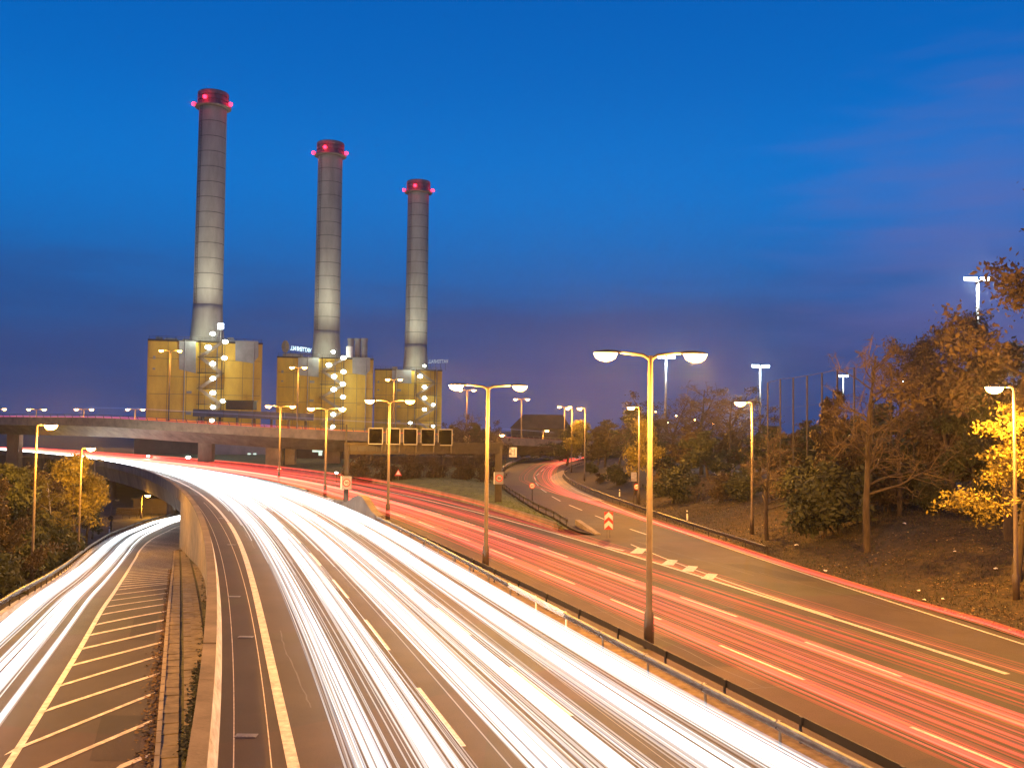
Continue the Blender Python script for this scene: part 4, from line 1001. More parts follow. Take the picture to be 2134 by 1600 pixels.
# four little stacks and white tank on the middle block
for i, px in enumerate((730.5, 745, 759)):
    b = dep(px, 745, 322); t = dep(px, 706, 322); mb = MB(); mb.lathe([(1.05, b.z - 1), (1.05, t.z)], (b.x, b.y, 0), 14); mb.lathe([(1.2, t.z - .5), (1.2, t.z + .1)], (b.x, b.y, 0), 14)
    tag(mb.build('roof_stack', M['grey_clad'], smooth=False), ('first short grey flue on the middle block roof, behind the white tank', 'second short grey flue on the middle block roof', 'rightmost short grey flue on the middle block roof')[i], 'flue')
b = dep(728, 742, 319); t = dep(728, 722, 319); mb = MB(); mb.lathe([(1.15, b.z - .5), (1.15, t.z)], (b.x, b.y, 0), 14); tag(mb.build('roof_tank', M['white'], smooth=False), 'white floodlit tank at the chimney foot on the middle block', 'tank')
# rooftop lettering seen from behind, and its disc
def text_mesh(s, size, depth=.05):
    cu = bpy.data.curves.new('t', 'FONT'); cu.body = s; cu.size = size; cu.extrude = depth; cu.offset = size * .012
    ob = bpy.data.objects.new('t', cu); COL.objects.link(ob); bpy.context.view_layer.update()
    me = bpy.data.meshes.new_from_object(ob.evaluated_get(bpy.context.evaluated_depsgraph_get())); bpy.data.objects.remove(ob); return me
def put_text(parent, s, center, width, height, m, mirror=False, slope=0.0, name='lettering', depth=.05, yaw=0.0):
    me = text_mesh(s, 1.0, .0); co = np.array([v.co[:] for v in me.vertices]); lo = co.min(0); hi = co.max(0)
    T = Matrix.Translation(Vector(center) - Vector(parent['wloc'])) @ Matrix.Rotation(yaw, 4, 'Z') @ Matrix.Rotation(slope, 4, 'Y') @ Matrix.Rotation(math.pi / 2, 4, 'X') @ Matrix.Diagonal((width / (hi[0] - lo[0]) * (-1 if mirror else 1), height / (hi[1] - lo[1]), 1, 1)) @ Matrix.Translation((-(lo[0] + hi[0]) / 2, -(lo[1] + hi[1]) / 2, 0))
    me.transform(T)
    if depth:
        import bmesh
        bm = bmesh.new(); bm.from_mesh(me); r = bmesh.ops.extrude_face_region(bm, geom=bm.faces[:]); bmesh.ops.translate(bm, vec=(0, -depth, 0), verts=[e for e in r['geom'] if isinstance(e, bmesh.types.BMVert)]); bmesh.ops.recalc_face_normals(bm, faces=bm.faces[:]); bm.to_mesh(me); bm.free()
    me.materials.clear(); me.materials.append(m); o = bpy.data.objects.new(name, me); COL.objects.link(o); o.parent = parent; o['wloc'] = parent['wloc']; return o
q = dep(627, 727.5, 322); sg = empty('rooftop_sign', (q.x, q.y, p2[2]), 'mirror-reversed glowing white letters and round disc on the middle block roof', 'sign')
put_text(sg, 'VATTENFALL', q, 44 * .161, 1.5, M['neon'], mirror=True, slope=.12, depth=.15)
mb = MB(); mb.bar(dep(603, 736, 322.4), dep(650, 739, 322.4), .15)
for px in (606, 616, 626, 636, 646): mb.bar(dep(px, 730, 322.4), dep(px, 745, 322.4), .1)
mb.build('frame', M['steel_d'], parent=sg)
c = dep(594.5, 722, 321); mb = MB(); 
for k in range(28): pass
vs = [c + Vector((1.25 * math.cos(6.2832 * k / 28), 0, 2.1 * math.sin(6.2832 * k / 28))) for k in range(28)]; a0 = mb.add(vs); a1 = mb.add([v + Vector((0, .35, 0)) for v in vs]); mb.face(range(a0, a0 + 28)); mb.face(range(a1 + 27, a1 - 1, -1))
for k in range(28): mb.face((a0 + k, a1 + k, a1 + (k + 1) % 28, a0 + (k + 1) % 28))
mb.build('disc', M['concrete'], parent=sg); mb = MB(); mb.bar(c + Vector((.1, -.1, -2.0)), c + Vector((.1, -.1, 2.0)), .22); mb.build('disc_rib', M['grey_clad'], parent=sg)
mb = MB(); mb.bar(c + Vector((0, .3, -1)), Vector((c.x, c.y + .3, p2[2])), .2); mb.build('mast', M['steel_d'], parent=sg)
q = dep(913, 753, 372); sg2 = empty('rooftop_sign', (q.x, q.y, p3[2]), 'small white mirror-reversed letters on the right block roof, half hidden', 'sign')
put_text(sg2, 'VATTENFALL', q, 42 * .186, 1.4, M['neon_dim'], mirror=True, slope=-.03, depth=.15); mb = MB()
for px in (897, 908, 918, 928): mb.bar(dep(px, 757, 372), dep(px, 772, 372), .12)
mb.build('frame', M['steel_d'], parent=sg2)
# conveyor bridge, dark machine house, service buildings
A = dep(404, 853, 266); B = dep(655, 863, 272); cvy = empty('conveyor_bridge', (A.x, A.y, A.z - 2), 'long dark blue covered conveyor bridge low in front of the yellow blocks', 'conveyor bridge')
nseg = 8
for k in range(nseg):
    a = A.lerp(B, k / nseg); b = A.lerp(B, (k + 1) / nseg - .004); mb = MB(); mb.bar(a - Vector((0, 0, .9)), b - Vector((0, 0, .9)), 3.4, 2.0); mb.build('cladding_panel', M['blue_clad'], parent=cvy)
for k in range(7):
    a = A.lerp(B, (k + .5) / 7); mb = MB(); mb.box((a.x, a.y, (a.z - 1.9 - 8) / 2), (.6, .6, a.z - 1.9 + 8)); mb.build('leg', M['steel_d'], parent=cvy)
a = dep(475, 836, 272); b = dep(531, 854, 272); mh = empty('machine_house', (a.x, a.y, b.z), 'dark box-shaped machine house above the conveyor at the left block', 'building')
mb = MB(); mb.box(((a.x + b.x) / 2, 272, (a.z + b.z) / 2), (b.x - a.x, 4, a.z - b.z)); mb.build('body', M['dark'], parent=mh); mb = MB(); mb.box(((a.x + b.x) / 2, 272, a.z + .15), (b.x - a.x + .6, 4.6, .25)); mb.build('roof', M['steel_d'], parent=mh)
for (x0, x1, y0, Y, m, lab, wins) in ((280, 440, 905, 262, 'wall_dark', 'low dark service hall under the overpass, left part', ((330, 345, 950, 953),)), (440, 560, 915, 258, 'grey_clad', 'grey sheet-metal hall seen below the overpass', ((516, 522, 944, 950), (528, 534, 944, 950))), (612, 760, 925, 232, 'wall_dark', 'brown hall with lit window strips below the overpass', ((651, 672, 933, 942), (664, 671, 942, 949), (628, 634, 934, 936), (689, 696, 935, 937))), (760, 1010, 952, 205, 'roof', 'long low brown wall behind the bare hedge', ())):
    a = dep(x0, y0, Y); b = dep(x1, y0, Y); hb_ = empty('service_hall', ((a.x + b.x) / 2, Y, -8), lab, 'building'); n = max(2, int((b.x - a.x) / 5))
    for k in range(n):
        w = (b.x - a.x) / n; mb = MB(); mb.box((a.x + w * (k + .5), Y + 4, (a.z - 8) / 2), (w - .06, 8, a.z + 8)); mb.build('wall_panel', M[m], parent=hb_)
    mb = MB(); mb.box(((a.x + b.x) / 2, Y + 4, a.z + .15), (b.x - a.x + .5, 8.5, .28)); mb.build('roof', M['roof'], parent=hb_)
    for wx0, wx1, wy0, wy1 in wins:
        p = dep(wx0, wy0, Y - .1); q = dep(wx1, wy1, Y - .1); mb = MB(); mb.box(((p.x + q.x) / 2, Y - .08, (p.z + q.z) / 2), (q.x - p.x, .1, p.z - q.z)); mb.build('window', M['litwin'], parent=hb_)
# small yard lights under the overpass
for px, py, Y, m, r, P_, lab in ((309, 950, 240, 'glass_wht', .35, 900, 'small greenish yard light at the hall wall, left'), (392, 953, 236, 'glass_wht', .6, 2500, 'bright greenish yard light above the red trails'), (855, 881, 262, 'glass_cool', .5, 1500, 'blue-white yard light above the display panels'), (790, 987, 176, 'glass_cool', .7, 2500, 'cool white light glowing through the hedge below the gantry'), (701, 985, 150, 'glass_wht', .25, 0, 'small white marker light left of the gantry post')):
    p = dep(px, py, Y); rt_ = empty('yard_light', (p.x, p.y, p.z - 1.5), lab, 'light'); mb = MB(); mb.lathe([(r * .4, -r * .5), (r, -r * .2), (r, r * .2), (r * .4, r * .5)], p, 12); mb.build('lamp_glass', M[m], parent=rt_, smooth=True)
    mb = MB(); mb.bar(p - Vector((0, -.3, 3 if py < 970 else 1.6)), p + Vector((0, .3, r)), .15); mb.build('post', M['steel_d'], parent=rt_)
    if P_: bulb(rt_, p + Vector((0, -r - .4, 0)), P_, (.75, 1, .8), r=.3)

# ------------------------------------------------------------------ sign gantry with display panels
gl_ = gnd(721, 1044); gr_ = gnd(1038, 1056); gl_ = dep(721, 1044, 101); gl_.z = 0; gr_ = dep(1038, 1050, 111); gr_.z = .2; zb = dep(880, 934, 106).z; YL, YR = 101.0, 111.0
gt = empty('sign_gantry', gl_, 'dark overhead gantry across the red lanes with five black display panels', 'gantry')
xg = gl_.x; xgr = gr_.x
mb = MB(); mb.bar((xg, YL, 1.0), (xg, YL, zb + .4), .46, .42); mb.bar((xg - .1, YL, zb + .4), (xg - .1, YL, zb + 2.5), .14, .14); mb.build('column', M['steel_d'], parent=gt)
mb = MB(); mb.bar((xgr, YR, 0), (xgr, YR, zb + .35), .8, .6); mb.build('column', M['steel_d'], parent=gt)
mb = MB(); mb.bar((xg - .3, YL, zb + .32), (xgr + .5, YR, zb + .32), .12, .6); mb.bar((xg - .3, YL, zb - .32), (xgr + .5, YR, zb - .32), .12, .6)
for k in range(18): x = xg + (xgr - xg) * k / 17; mb.bar((x, YL + (YR - YL) * k / 17, zb - .32), (x, YL + (YR - YL) * k / 17, zb + .32), .1, .1)
mb.build('beam_truss', M['steel_d'], parent=gt)
mb = MB(); mb.box(((xg + xgr) / 2, (YL + YR) / 2, zb), (math.hypot(xgr - xg, YR - YL), .08, .55), Matrix.Rotation(math.atan2(YR - YL, xgr - xg), 3, 'Z')); mb.build('beam_plate', M['dark'], parent=gt)
for x0, x1, y0, y1 in ((769, 797.5, 892, 925), (806.5, 833.5, 892.5, 925.5), (841.5, 869, 893, 926), (878, 905.5, 894, 926.5), (914, 942, 894.5, 927.5)):
    Yp = YL + (YR - YL) * ((x0 + x1) / 2 - 721) / 317 - .6; a = dep(x0, y0, Yp); b = dep(x1, y1, Yp); c = (a + b) / 2; w = b.x - a.x; h = a.z - b.z
    mb = MB(); mb.box((c.x, Yp, c.z), (w, .35, h)); pn = mb.build('display_panel', M['black'], parent=gt)
    for (dx, dz, sw, sh) in ((-w / 2, 0, .10, h), (w / 2, 0, .10, h), (0, h / 2, w + .1, .10), (0, -h / 2, w + .1, .10)):
        mb = MB(); mb.box((c.x + dx, Yp - .16, c.z + dz), (sw, .08, sh)); e = mb.build('frame', M['grey_clad'], parent=pn)
    mb = MB(); mb.bar((c.x + w * .42, Yp + .3, c.z - h / 2 - .9), (c.x + w * .42, Yp + .3, c.z + h / 2), .14); mb.bar((c.x - w * .42, Yp + .3, c.z - h / 2 - .9), (c.x - w * .42, Yp + .3, c.z + h / 2), .14); mb.build('bracket', M['steel_d'], parent=gt)
def ring_sign(parent, c, r, y, txt, ring=True, m='white', thick=.04):
    mb = MB(); n = 28
    vs = [Vector((c.x + r * math.cos(6.2832 * k / n), y, c.z + r * math.sin(6.2832 * k / n))) for k in range(n)]; a0 = mb.add(vs); mb.face(range(a0, a0 + n)); a1 = mb.add([v + Vector((0, thick, 0)) for v in vs])
    for k in range(n): mb.face((a0 + k, a1 + k, a1 + (k + 1) % n, a0 + (k + 1) % n))
    mb.face(range(a1 + n - 1, a1 - 1, -1)); mb.build('sign_plate', M[m], parent=parent)
    mb = MB(); ri = r * .76; rows = [[Vector((c.x + q * math.cos(6.2832 * k / n), y - .012, c.z + q * math.sin(6.2832 * k / n))) for q in (ri, r * 1.01)] for k in range(n + 1)]; mb.loft(rows); mb.build('red_ring', M['red'], parent=parent)
    put_text(parent, txt, (c.x, y - .015, c.z), r * 1.05, r * .68, M['ink'], depth=0, name='digits')
for cx_, cy_, x, Yp, lab in ((722.5, 1005.5, xg, YL - .5, ''), (1040, 996, xgr, YR - .55, '')):
    c = dep(cx_, cy_, Yp); mb = MB(); mb.box((c.x, Yp, c.z), (1.02, .30, 1.36)); sbx = mb.build('speed_display', M['grey_clad'], parent=gt)
    sbx['label'] = 'box with round 80 limit on the left gantry column' if cx_ < 800 else 'pale box with round 80 limit on the right gantry column'
    n = 28; r = .42; mb = MB(); mb.face([mb.add([Vector((c.x + .02 + r * .74 * math.cos(6.2832 * k / n), Yp - .158, c.z + r * .74 * math.sin(6.2832 * k / n)))]) for k in range(n)]); mb.build('sign_face', M['concrete_l'], parent=sbx)
    mb = MB(); rows = [[Vector((c.x + .02 + q * math.cos(6.2832 * k / n), Yp - .165, c.z + q * math.sin(6.2832 * k / n))) for q in (r * .72, r)] for k in range(n + 1)]; mb.loft(rows); mb.build('red_ring', M['red'], parent=sbx)
    o = put_text(gt, '80', (c.x + .02, Yp - .17, c.z), .38, .27, M['ink'], depth=0, name='digits')
    mb = MB(); mb.box((c.x - .56, Yp - .02, c.z), (.09, .3, 1.36)); mb.build('side_plate', M['white'], parent=sbx)
# ------------------------------------------------------------------ signs
b = gnd(1268, 1119); Y = b.y; cs_ = empty('chevron_sign', b, 'red and white board with two upward chevrons at the exit gore', 'sign')
tp = dep(1268, 1066, Y).z; bt = dep(1268, 1103, Y).z; h = tp - bt; w = 18.5 * Y / 2000
mb = MB(); mb.box((b.x, Y, (tp + bt) / 2), (w, .05, h)); mb.build('board', M['red'], parent=cs_)
for k in range(2):
    z0 = bt + h * (.02 + .48 * k); mb = MB(); yk = Y - .032; t_ = h * .27
    for sgn in (-1, 1):
        P = [Vector((b.x, yk, z0 + h * .22)), Vector((b.x + sgn * w * .46, yk, z0)), Vector((b.x + sgn * w * .46, yk, z0 + t_)), Vector((b.x, yk, z0 + h * .22 + t_))]
        mb.face([mb.add([p]) for p in (P if sgn > 0 else P[::-1])])
    mb.build('chevron', M['white'], parent=cs_)
for sx in (-.12, .12):
    mb = MB(); mb.bar((b.x + sx, Y + .06, 0), (b.x + sx, Y + .06, bt + .3), .05); mb.build('post', M['steel'], parent=cs_)
for px, py, by, txt, lab in ((1109, 1012, 1044, '60', 'round red-ringed 60 limit sign on a post in the grass wedge'), (1327, 1014, 1047, '60', 'round red-ringed 60 limit sign on the outer lamp side of the exit road')):
    b = gnd(px, by, .2); c = dep(px, py, b.y); r_ = empty('speed_sign', b, lab, 'sign'); mb = MB(); mb.tube([b, Vector((b.x, b.y + .06, c.z + .3))], .05, 8); mb.build('post', M['steel_d'], parent=r_); ring_sign(r_, c, 6.2 * b.y / 2000, b.y, txt)
# lane sign
Y = 222; c = dep(1069, 942, Y); r_ = empty('lane_sign', (c.x, Y, 0), 'pale square lane diagram sign with two black arrows above the far bend', 'sign')
w = 16 * Y / 2000; h = 20 * Y / 2000
mb = MB(); mb.box((c.x, Y, c.z), (w, .1, h)); mb.build('board', M['white'], parent=r_)
mb = MB(); yk = Y - .08
mb.bar((c.x + w * .18, yk, c.z - h * .36), (c.x + w * .18, yk, c.z + h * .30), .10, .02); mb.bar((c.x + w * .18 - .13, yk, c.z + h * .22), (c.x + w * .18, yk, c.z + h * .38), .08, .02); mb.bar((c.x + w * .18 + .13, yk, c.z + h * .22), (c.x + w * .18, yk, c.z + h * .38), .08, .02)
mb.bar((c.x - w * .25, yk, c.z - h * .36), (c.x - w * .25, yk, c.z - h * .1), .09, .02); mb.bar((c.x - w * .25, yk, c.z - h * .1), (c.x - w * .05, yk, c.z + h * .12), .09, .02); mb.build('arrow', M['ink'], parent=r_)
mb = MB(); mb.bar((c.x, Y + .1, 0), (c.x, Y + .1, c.z), .12); mb.build('post', M['steel_d'], parent=r_)
# advance board seen in the far bend, plain back of two signs, warning triangle, delineators
Y = 250; c = dep(1205, 947, Y); r_ = empty('direction_sign', (c.x, Y, 0), 'pale direction board standing at the far end of the exit bend', 'sign')
mb = MB(); mb.box((c.x, Y, c.z), (1.9, .1, 2.3)); mb.build('board', M['white'], parent=r_); mb = MB()
for k, (dx, dz, a) in enumerate(((-.4, .5, .5), (.3, .4, .9), (-.3, -.2, .6), (.35, -.4, .5), (0, -.75, .8))): mb.box((c.x + dx, Y - .06, c.z + dz), (a * .6, .02, .16))
mb.build('print', M['ink'], parent=r_); mb = MB(); mb.bar((c.x, Y + .1, 0), (c.x, Y + .1, c.z), .12); mb.build('post', M['steel_d'], parent=r_)
Y = 108; c = dep(1321, 993, Y); r_ = empty('blank_sign', (c.x, Y, tz(c.x, Y)), 'pale blank sign back beside the lamp on the outer bank', 'sign')
mb = MB(); mb.box((c.x, Y, c.z), (.62, .05, 1.0)); mb.build('board', M['concrete_l'], parent=r_); mb = MB(); mb.bar((c.x, Y + .06, tz(c.x, Y) - .2), (c.x, Y + .06, c.z), .07); mb.build('post', M['steel_d'], parent=r_)
for px, py, Y, hp, lab, pz in ((582, 974, 157, 10, 'small red-bordered triangular warning sign on a median lamp pole', .6), (830, 984, 150, 13, 'red-bordered triangular warning sign in front of the bare hedge', -4)):
    c = dep(px, py, Y); s = hp * Y / 2000; r_ = empty('warning_sign', (c.x, Y, c.z - 2), lab, 'sign')
    for q, m, dy in ((1.0, 'red', 0), (.62, 'white', -.03)):
        mb = MB(); P = [Vector((c.x + s * .62 * q * a, Y + dy, c.z + s * .55 * q * b - (0 if q == 1 else .03))) for a, b in ((-1, -1), (1, -1), (0, 1))]; a0 = mb.add(P); a1 = mb.add([p + Vector((0, .025, 0)) for p in P]); mb.face((a0, a0 + 1, a0 + 2)); mb.face((a1 + 2, a1 + 1, a1))
        for k in range(3): mb.face((a0 + k, a1 + k, a1 + (k + 1) % 3, a0 + (k + 1) % 3))
        mb.build('sign_plate' if q == 1 else 'sign_face', M[m], parent=r_)
    mb = MB(); mb.bar((c.x, Y + .08, c.z - 2.6), (c.x, Y + .08, c.z), .07); mb.build('post', M['steel'], parent=r_)
for i, (px, py, lab) in enumerate(((1432, 1078, 'white delineator post on the grass behind the outer guardrail'), (1291, 1030, 'white delineator post left of the outer speed sign'), (388, 1062, 'white delineator post where the slip road meets the wall'), (228, 1108, 'white delineator post by the short lamp at the slip road'))):
    b = gnd(px, py + 3, .25) if i < 2 else dep(px, py, (163, 148)[i - 2]); r_ = empty('delineator_post', b, lab, 'post')
    mb = MB(); mb.box(b + Vector((0, 0, .35)), (.16, .12, .95), taper=.8); mb.build('post', M['white'], parent=r_); mb = MB(); mb.box(b + Vector((0, -.004, .62)), (.165, .125, .18)); mb.build('black_band', M['ink'], parent=r_)
c = dep(231, 1080, 149); r_ = empty('round_sign', c, 'back of a round sign on the short lamp by the slip road', 'sign'); ring = MB(); vs = [c + Vector((.42 * math.cos(6.2832 * k / 20), 0, .42 * math.sin(6.2832 * k / 20))) for k in range(20)]; a0 = ring.add(vs); a1 = ring.add([v + Vector((0, .05, 0)) for v in vs]); ring.face(range(a0, a0 + 20)); ring.face(range(a1 + 19, a1 - 1, -1)); ring.loft([vs, [v + Vector((0, .05, 0)) for v in vs]], closed=True); ring.build('sign_plate', M['steel_d'], parent=r_)

# ------------------------------------------------------------------ ball-stop fence and sports floodlights
fp = [(1600, 797, 112), (1626, 790, 110), (1653, 787, 108), (1682, 783, 106), (1713, 777, 104), (1745, 771, 102), (1780, 766, 100), (1818, 762, 99), (1857, 757, 98), (1903, 752, 97), (1948, 748, 96)]
fpts = [dep(a, b, Y) for a, b, Y in fp]; bf = empty('ball_stop_fence', fpts[5], 'tall ball-stop net fence of slender posts behind the dark trees', 'fence')
for p in fpts:
    mb = MB(); mb.tube([Vector((p.x, p.y, tz(p.x, p.y) - .3)), p], .09, 6); mb.build('post', M['steel_d'], parent=bf)
mb = MB()
for i in range(len(fpts) - 1):
    mb.bar(fpts[i], fpts[i + 1], .05)
    for f in (.33, .66): mb.bar(fpts[i] - Vector((0, 0, f * 10)), fpts[i + 1] - Vector((0, 0, f * 10)), .018)
mb.build('wire', M['steel_d'], parent=bf)
def sport_mast(px, py, Y, w, lab, m='glass_cool', P_=4000, base=None, rad=.14):
    t = dep(px, py, Y); zb_ = tz(t.x, Y) if base is None else base; r_ = empty('floodlight_mast', (t.x, Y, zb_), lab, 'floodlight')
    mb = MB(); mb.tube([Vector((t.x, Y, zb_)), Vector((t.x, Y, t.z))], [rad * 1.4, rad], 8); mb.build('mast', M['steel'], parent=r_, smooth=True)
    mb = MB(); mb.bar((t.x - w / 2, Y, t.z), (t.x + w / 2, Y, t.z), .12); mb.build('crossbar', M['steel_d'], parent=r_)
    for sg_ in (-1, 1):
        mb = MB(); mb.box((t.x + sg_ * w * .3, Y - .25, t.z + .15), (w * .42, .45, .28), Matrix.Rotation(.25, 3, 'X')); mb.build('lamp_glass', M[m], parent=r_)
    if P_: bulb(r_, (t.x, Y - .9, t.z - .5), P_, (.85, .97, 1), r=.4)
sport_mast(1388, 746, 180, 3.2, 'tall floodlight mast just right of the nearest median lamp', P_=9000, rad=.2)
sport_mast(1584, 765, 150, 2.6, 'floodlight mast above the small orange-lit bare tree', P_=8000, rad=.15)
sport_mast(2037, 585, 100, 2.8, 'highest and brightest floodlight mast at the far right', P_=12000, rad=.15)
sport_mast(1757, 785, 210, 1.8, 'small floodlight mast seen through the dark bare tree', P_=3000)
sport_mast(1888, 795, 220, 2.0, 'small floodlight mast right of the dark bare tree', P_=3000)
# string of tiny far lights
for i, (px, py) in enumerate(sorted(((1409, 866), (1448, 875), (1486, 883), (1519, 889), (1366, 858), (1428, 882), (1392, 880)))):
    p = dep(px, py, 330); rt_ = empty('distant_lamp', (p.x, p.y, 0), 'tiny distant yellow lamp among the bare trees at spot %s from the left' % ORD[i], 'light', 'tiny distant lamps behind the trees'); mb = MB(); mb.lathe([(.1, -.25), (.3, 0), (.1, .25)], p, 8); mb.build('lamp_glass', M['glass_sod'], parent=rt_); mb = MB(); mb.bar((p.x, p.y + .2, 0), (p.x, p.y + .2, p.z), .15); mb.build('post', M['steel_d'], parent=rt_)

# far dark gabled house
a = dep(1062, 892, 340); b = dep(1192, 892, 340); rz = dep(1120, 863, 340).z; hs = empty('gabled_house', ((a.x + b.x) / 2, 345, 0), 'large dark gabled house on the skyline behind the overpass', 'house')
mb = MB(); mb.box(((a.x + b.x) / 2, 347, (a.z - 8) / 2), (b.x - a.x - 1, 12, a.z + 8)); mb.build('wall', M['wall_dark'], parent=hs)
mb = MB(); P = [Vector((a.x, 340, a.z)), Vector((b.x, 340, a.z)), Vector((b.x, 354, a.z)), Vector((a.x, 354, a.z)), Vector((a.x + 5, 347, rz)), Vector((b.x - 3, 347, rz))]; q = mb.add(P)
for f in ((0, 1, 5, 4), (1, 2, 5), (2, 3, 4, 5), (3, 0, 4), (3, 2, 1, 0)): mb.face([q + i for i in f])
mb.build('roof', M['roof'], parent=hs)
for px in (1083, 1101, 1120, 1140, 1160): p = dep(px, 896, 339.9); mb = MB(); mb.box((p.x, 340.95, p.z - .5), (1.0, .2, 1.3)); mb.build('window', M['dark'], parent=hs)
# white hut behind the bank trees
a = dep(1496, 966, 128); b = dep(1530, 990, 128); ht = empty('white_hut', ((a.x + b.x) / 2, 128, 2), 'low whitish container hut behind the bank between bare trunks', 'hut')
mb = MB(); mb.box(((a.x + b.x) / 2, 129.2, (a.z + b.z) / 2), (b.x - a.x, 2.4, a.z - b.z)); mb.build('wall', M['white'], parent=ht); mb = MB(); mb.box(((a.x + b.x) / 2, 129.2, a.z + .08), (b.x - a.x + .2, 2.6, .12)); mb.build('roof', M['steel_d'], parent=ht); mb = MB(); mb.box(((a.x + b.x) / 2 - .4, 127.97, (a.z + b.z) / 2 - .1), (.6, .06, a.z - b.z - .3)); mb.build('door', M['grey_clad'], parent=ht)
# yard below the bridge: fence, hut, stacked material
yd = [(268, 1085, 178, 'stack of brown timber pallets lit orange under the bridge', 6), (330, 1068, 182, 'low brown shed lit orange under the bridge', 8)]
for px, py, Y, lab, w in yd:
    p = dep(px, py, Y); r_ = empty('yard_shed' if w == 8 else 'pallet_stack', p, lab, 'shed' if w == 8 else 'pallets')
    if w == 8:
        mb = MB(); mb.box(p + Vector((0, 0, 1.3)), (w, 4, 2.6)); mb.build('wall', M['wall_dark'], parent=r_); mb = MB(); mb.box(p + Vector((0, 0, 2.7)), (w + .5, 4.5, .2)); mb.build('roof', M['roof'], parent=r_)
    else:
        for k in range(6): mb = MB(); mb.box(p + Vector((random.uniform(-.3, .3), 0, .15 + .42 * k)), (w * .7, 2, .32)); mb.build('pallet', M['bark'], parent=r_)
yf = empty('yard_fence', dep(300, 1085, 172), 'dark mesh fence in the yard under the motorway bridge', 'fence')
for k in range(9):
    p = dep(255 + 15 * k, 1090 - 2.4 * k, 170 + k); mb = MB(); mb.bar(p, p + Vector((0, 0, 2.0)), .07); mb.build('post', M['steel_d'], parent=yf)
mb = MB()
for z in (.5, 1.0, 1.5, 2.0): mb.bar(dep(255, 1090, 170) + Vector((0, 0, z)), dep(375, 1071, 178) + Vector((0, 0, z)), .03)
mb.build('wire', M['steel_d'], parent=yf)

# ------------------------------------------------------------------ trees
def grow(seed, H, r, spread, nb, leaf=None, leafn=6, leafs=.16, droop=0.0, lowest=.3, bark='bark', multi=1, density=1.0, lvl3=4):
    rd = random.Random(seed); tr = MB(); cw = MB()
    def branch(p, d, L, rad, level, n):
        pts = [p]; rs = [rad]; q = p.copy(); dd = d.copy()
        for i in range(n):
            j = .10 if level == 0 else .24
            dd = (dd + Vector((rd.gauss(0, j), rd.gauss(0, j), rd.gauss(0, j) + (.05 if level < 2 else -droop * .12)))).normalized()
            q = q + dd * L / n; pts.append(q.copy()); rs.append(rad * (1 - .82 * (i + 1) / n) + .004)
        (tr if level < 2 else cw).tube(pts, rs, 8 if level == 0 else (5 if level == 1 else 3), 0, cap=False)
        return pts, dd
    def leaves(p, n):
        for _ in range(n):
            c = p + Vector((rd.gauss(0, .22), rd.gauss(0, .22), rd.gauss(0, .18) - droop * .15)); s = leafs * rd.uniform(.5, 1.3)
            a = Vector((rd.gauss(0, 1), rd.gauss(0, 1), rd.gauss(0, .6))).normalized(); b = a.orthogonal().normalized()
            b = (Matrix.Rotation(rd.uniform(0, 6.28), 3, a) @ b); w = a.cross(b) * s * .45; v = b * s
            q = cw.add((c - v, c + w, c + v, c - w)); cw.face((q, q + 1, q + 2, q + 3), 1)
    for mstem in range(multi):
        d0 = Vector((rd.gauss(0, .05 + .25 * (multi > 1)), rd.gauss(0, .05 + .25 * (multi > 1)), 1)).normalized()
        tp, _ = branch(Vector((rd.gauss(0, .2) * (multi > 1), rd.gauss(0, .2) * (multi > 1), -.2)), d0, H * .82, r, 0, 8)
        for i in range(nb):
            f = lowest + (1 - lowest) * (i + rd.random()) / nb; k = min(7, int(f * 8)); p = tp[k].lerp(tp[k + 1], f * 8 - k) if k < 8 else tp[-1]
            a = rd.uniform(0, 6.28); up = rd.uniform(.35, .95); d = Vector((math.cos(a), math.sin(a), up)).normalized()
            L = H * spread * (1.15 - .75 * f) * rd.uniform(.7, 1.15)
            b1p, _ = branch(p, d, L, r * .42 * (1.1 - .7 * f), 1, 5)
            for j in range(6):
                g = .25 + .75 * (j + rd.random()) / 6; kk = min(4, int(g * 5)); p2_ = b1p[kk].lerp(b1p[kk + 1], min(1, g * 5 - kk))
                d2 = ((b1p[kk + 1] - b1p[kk]).normalized() + Vector((rd.gauss(0, .6), rd.gauss(0, .6), rd.gauss(.1 - droop * .5, .5)))).normalized()
                b2p, _ = branch(p2_, d2, L * rd.uniform(.3, .5), r * .11, 2, 3)
                for q in range(int(lvl3 * density)):
                    p3 = b2p[1].lerp(b2p[3], rd.random()); d3 = Vector((rd.gauss(0, 1), rd.gauss(0, 1), rd.gauss(.3 - droop, .7))).normalized()
                    b3p, _ = branch(p3, d3, L * rd.uniform(.12, .24), r * .05, 3, 2)
                    if leaf: leaves(b3p[-1], rd.randint(leafn // 2, leafn)); leaves(b3p[1], leafn // 2)
    root = empty('tree', (0, 0, 0)); t = tr.build('trunk', M[bark], parent=root, smooth=True); c = cw.build('crown', [M['twig'], M[leaf] if leaf else M['twig']], parent=root)
    return root
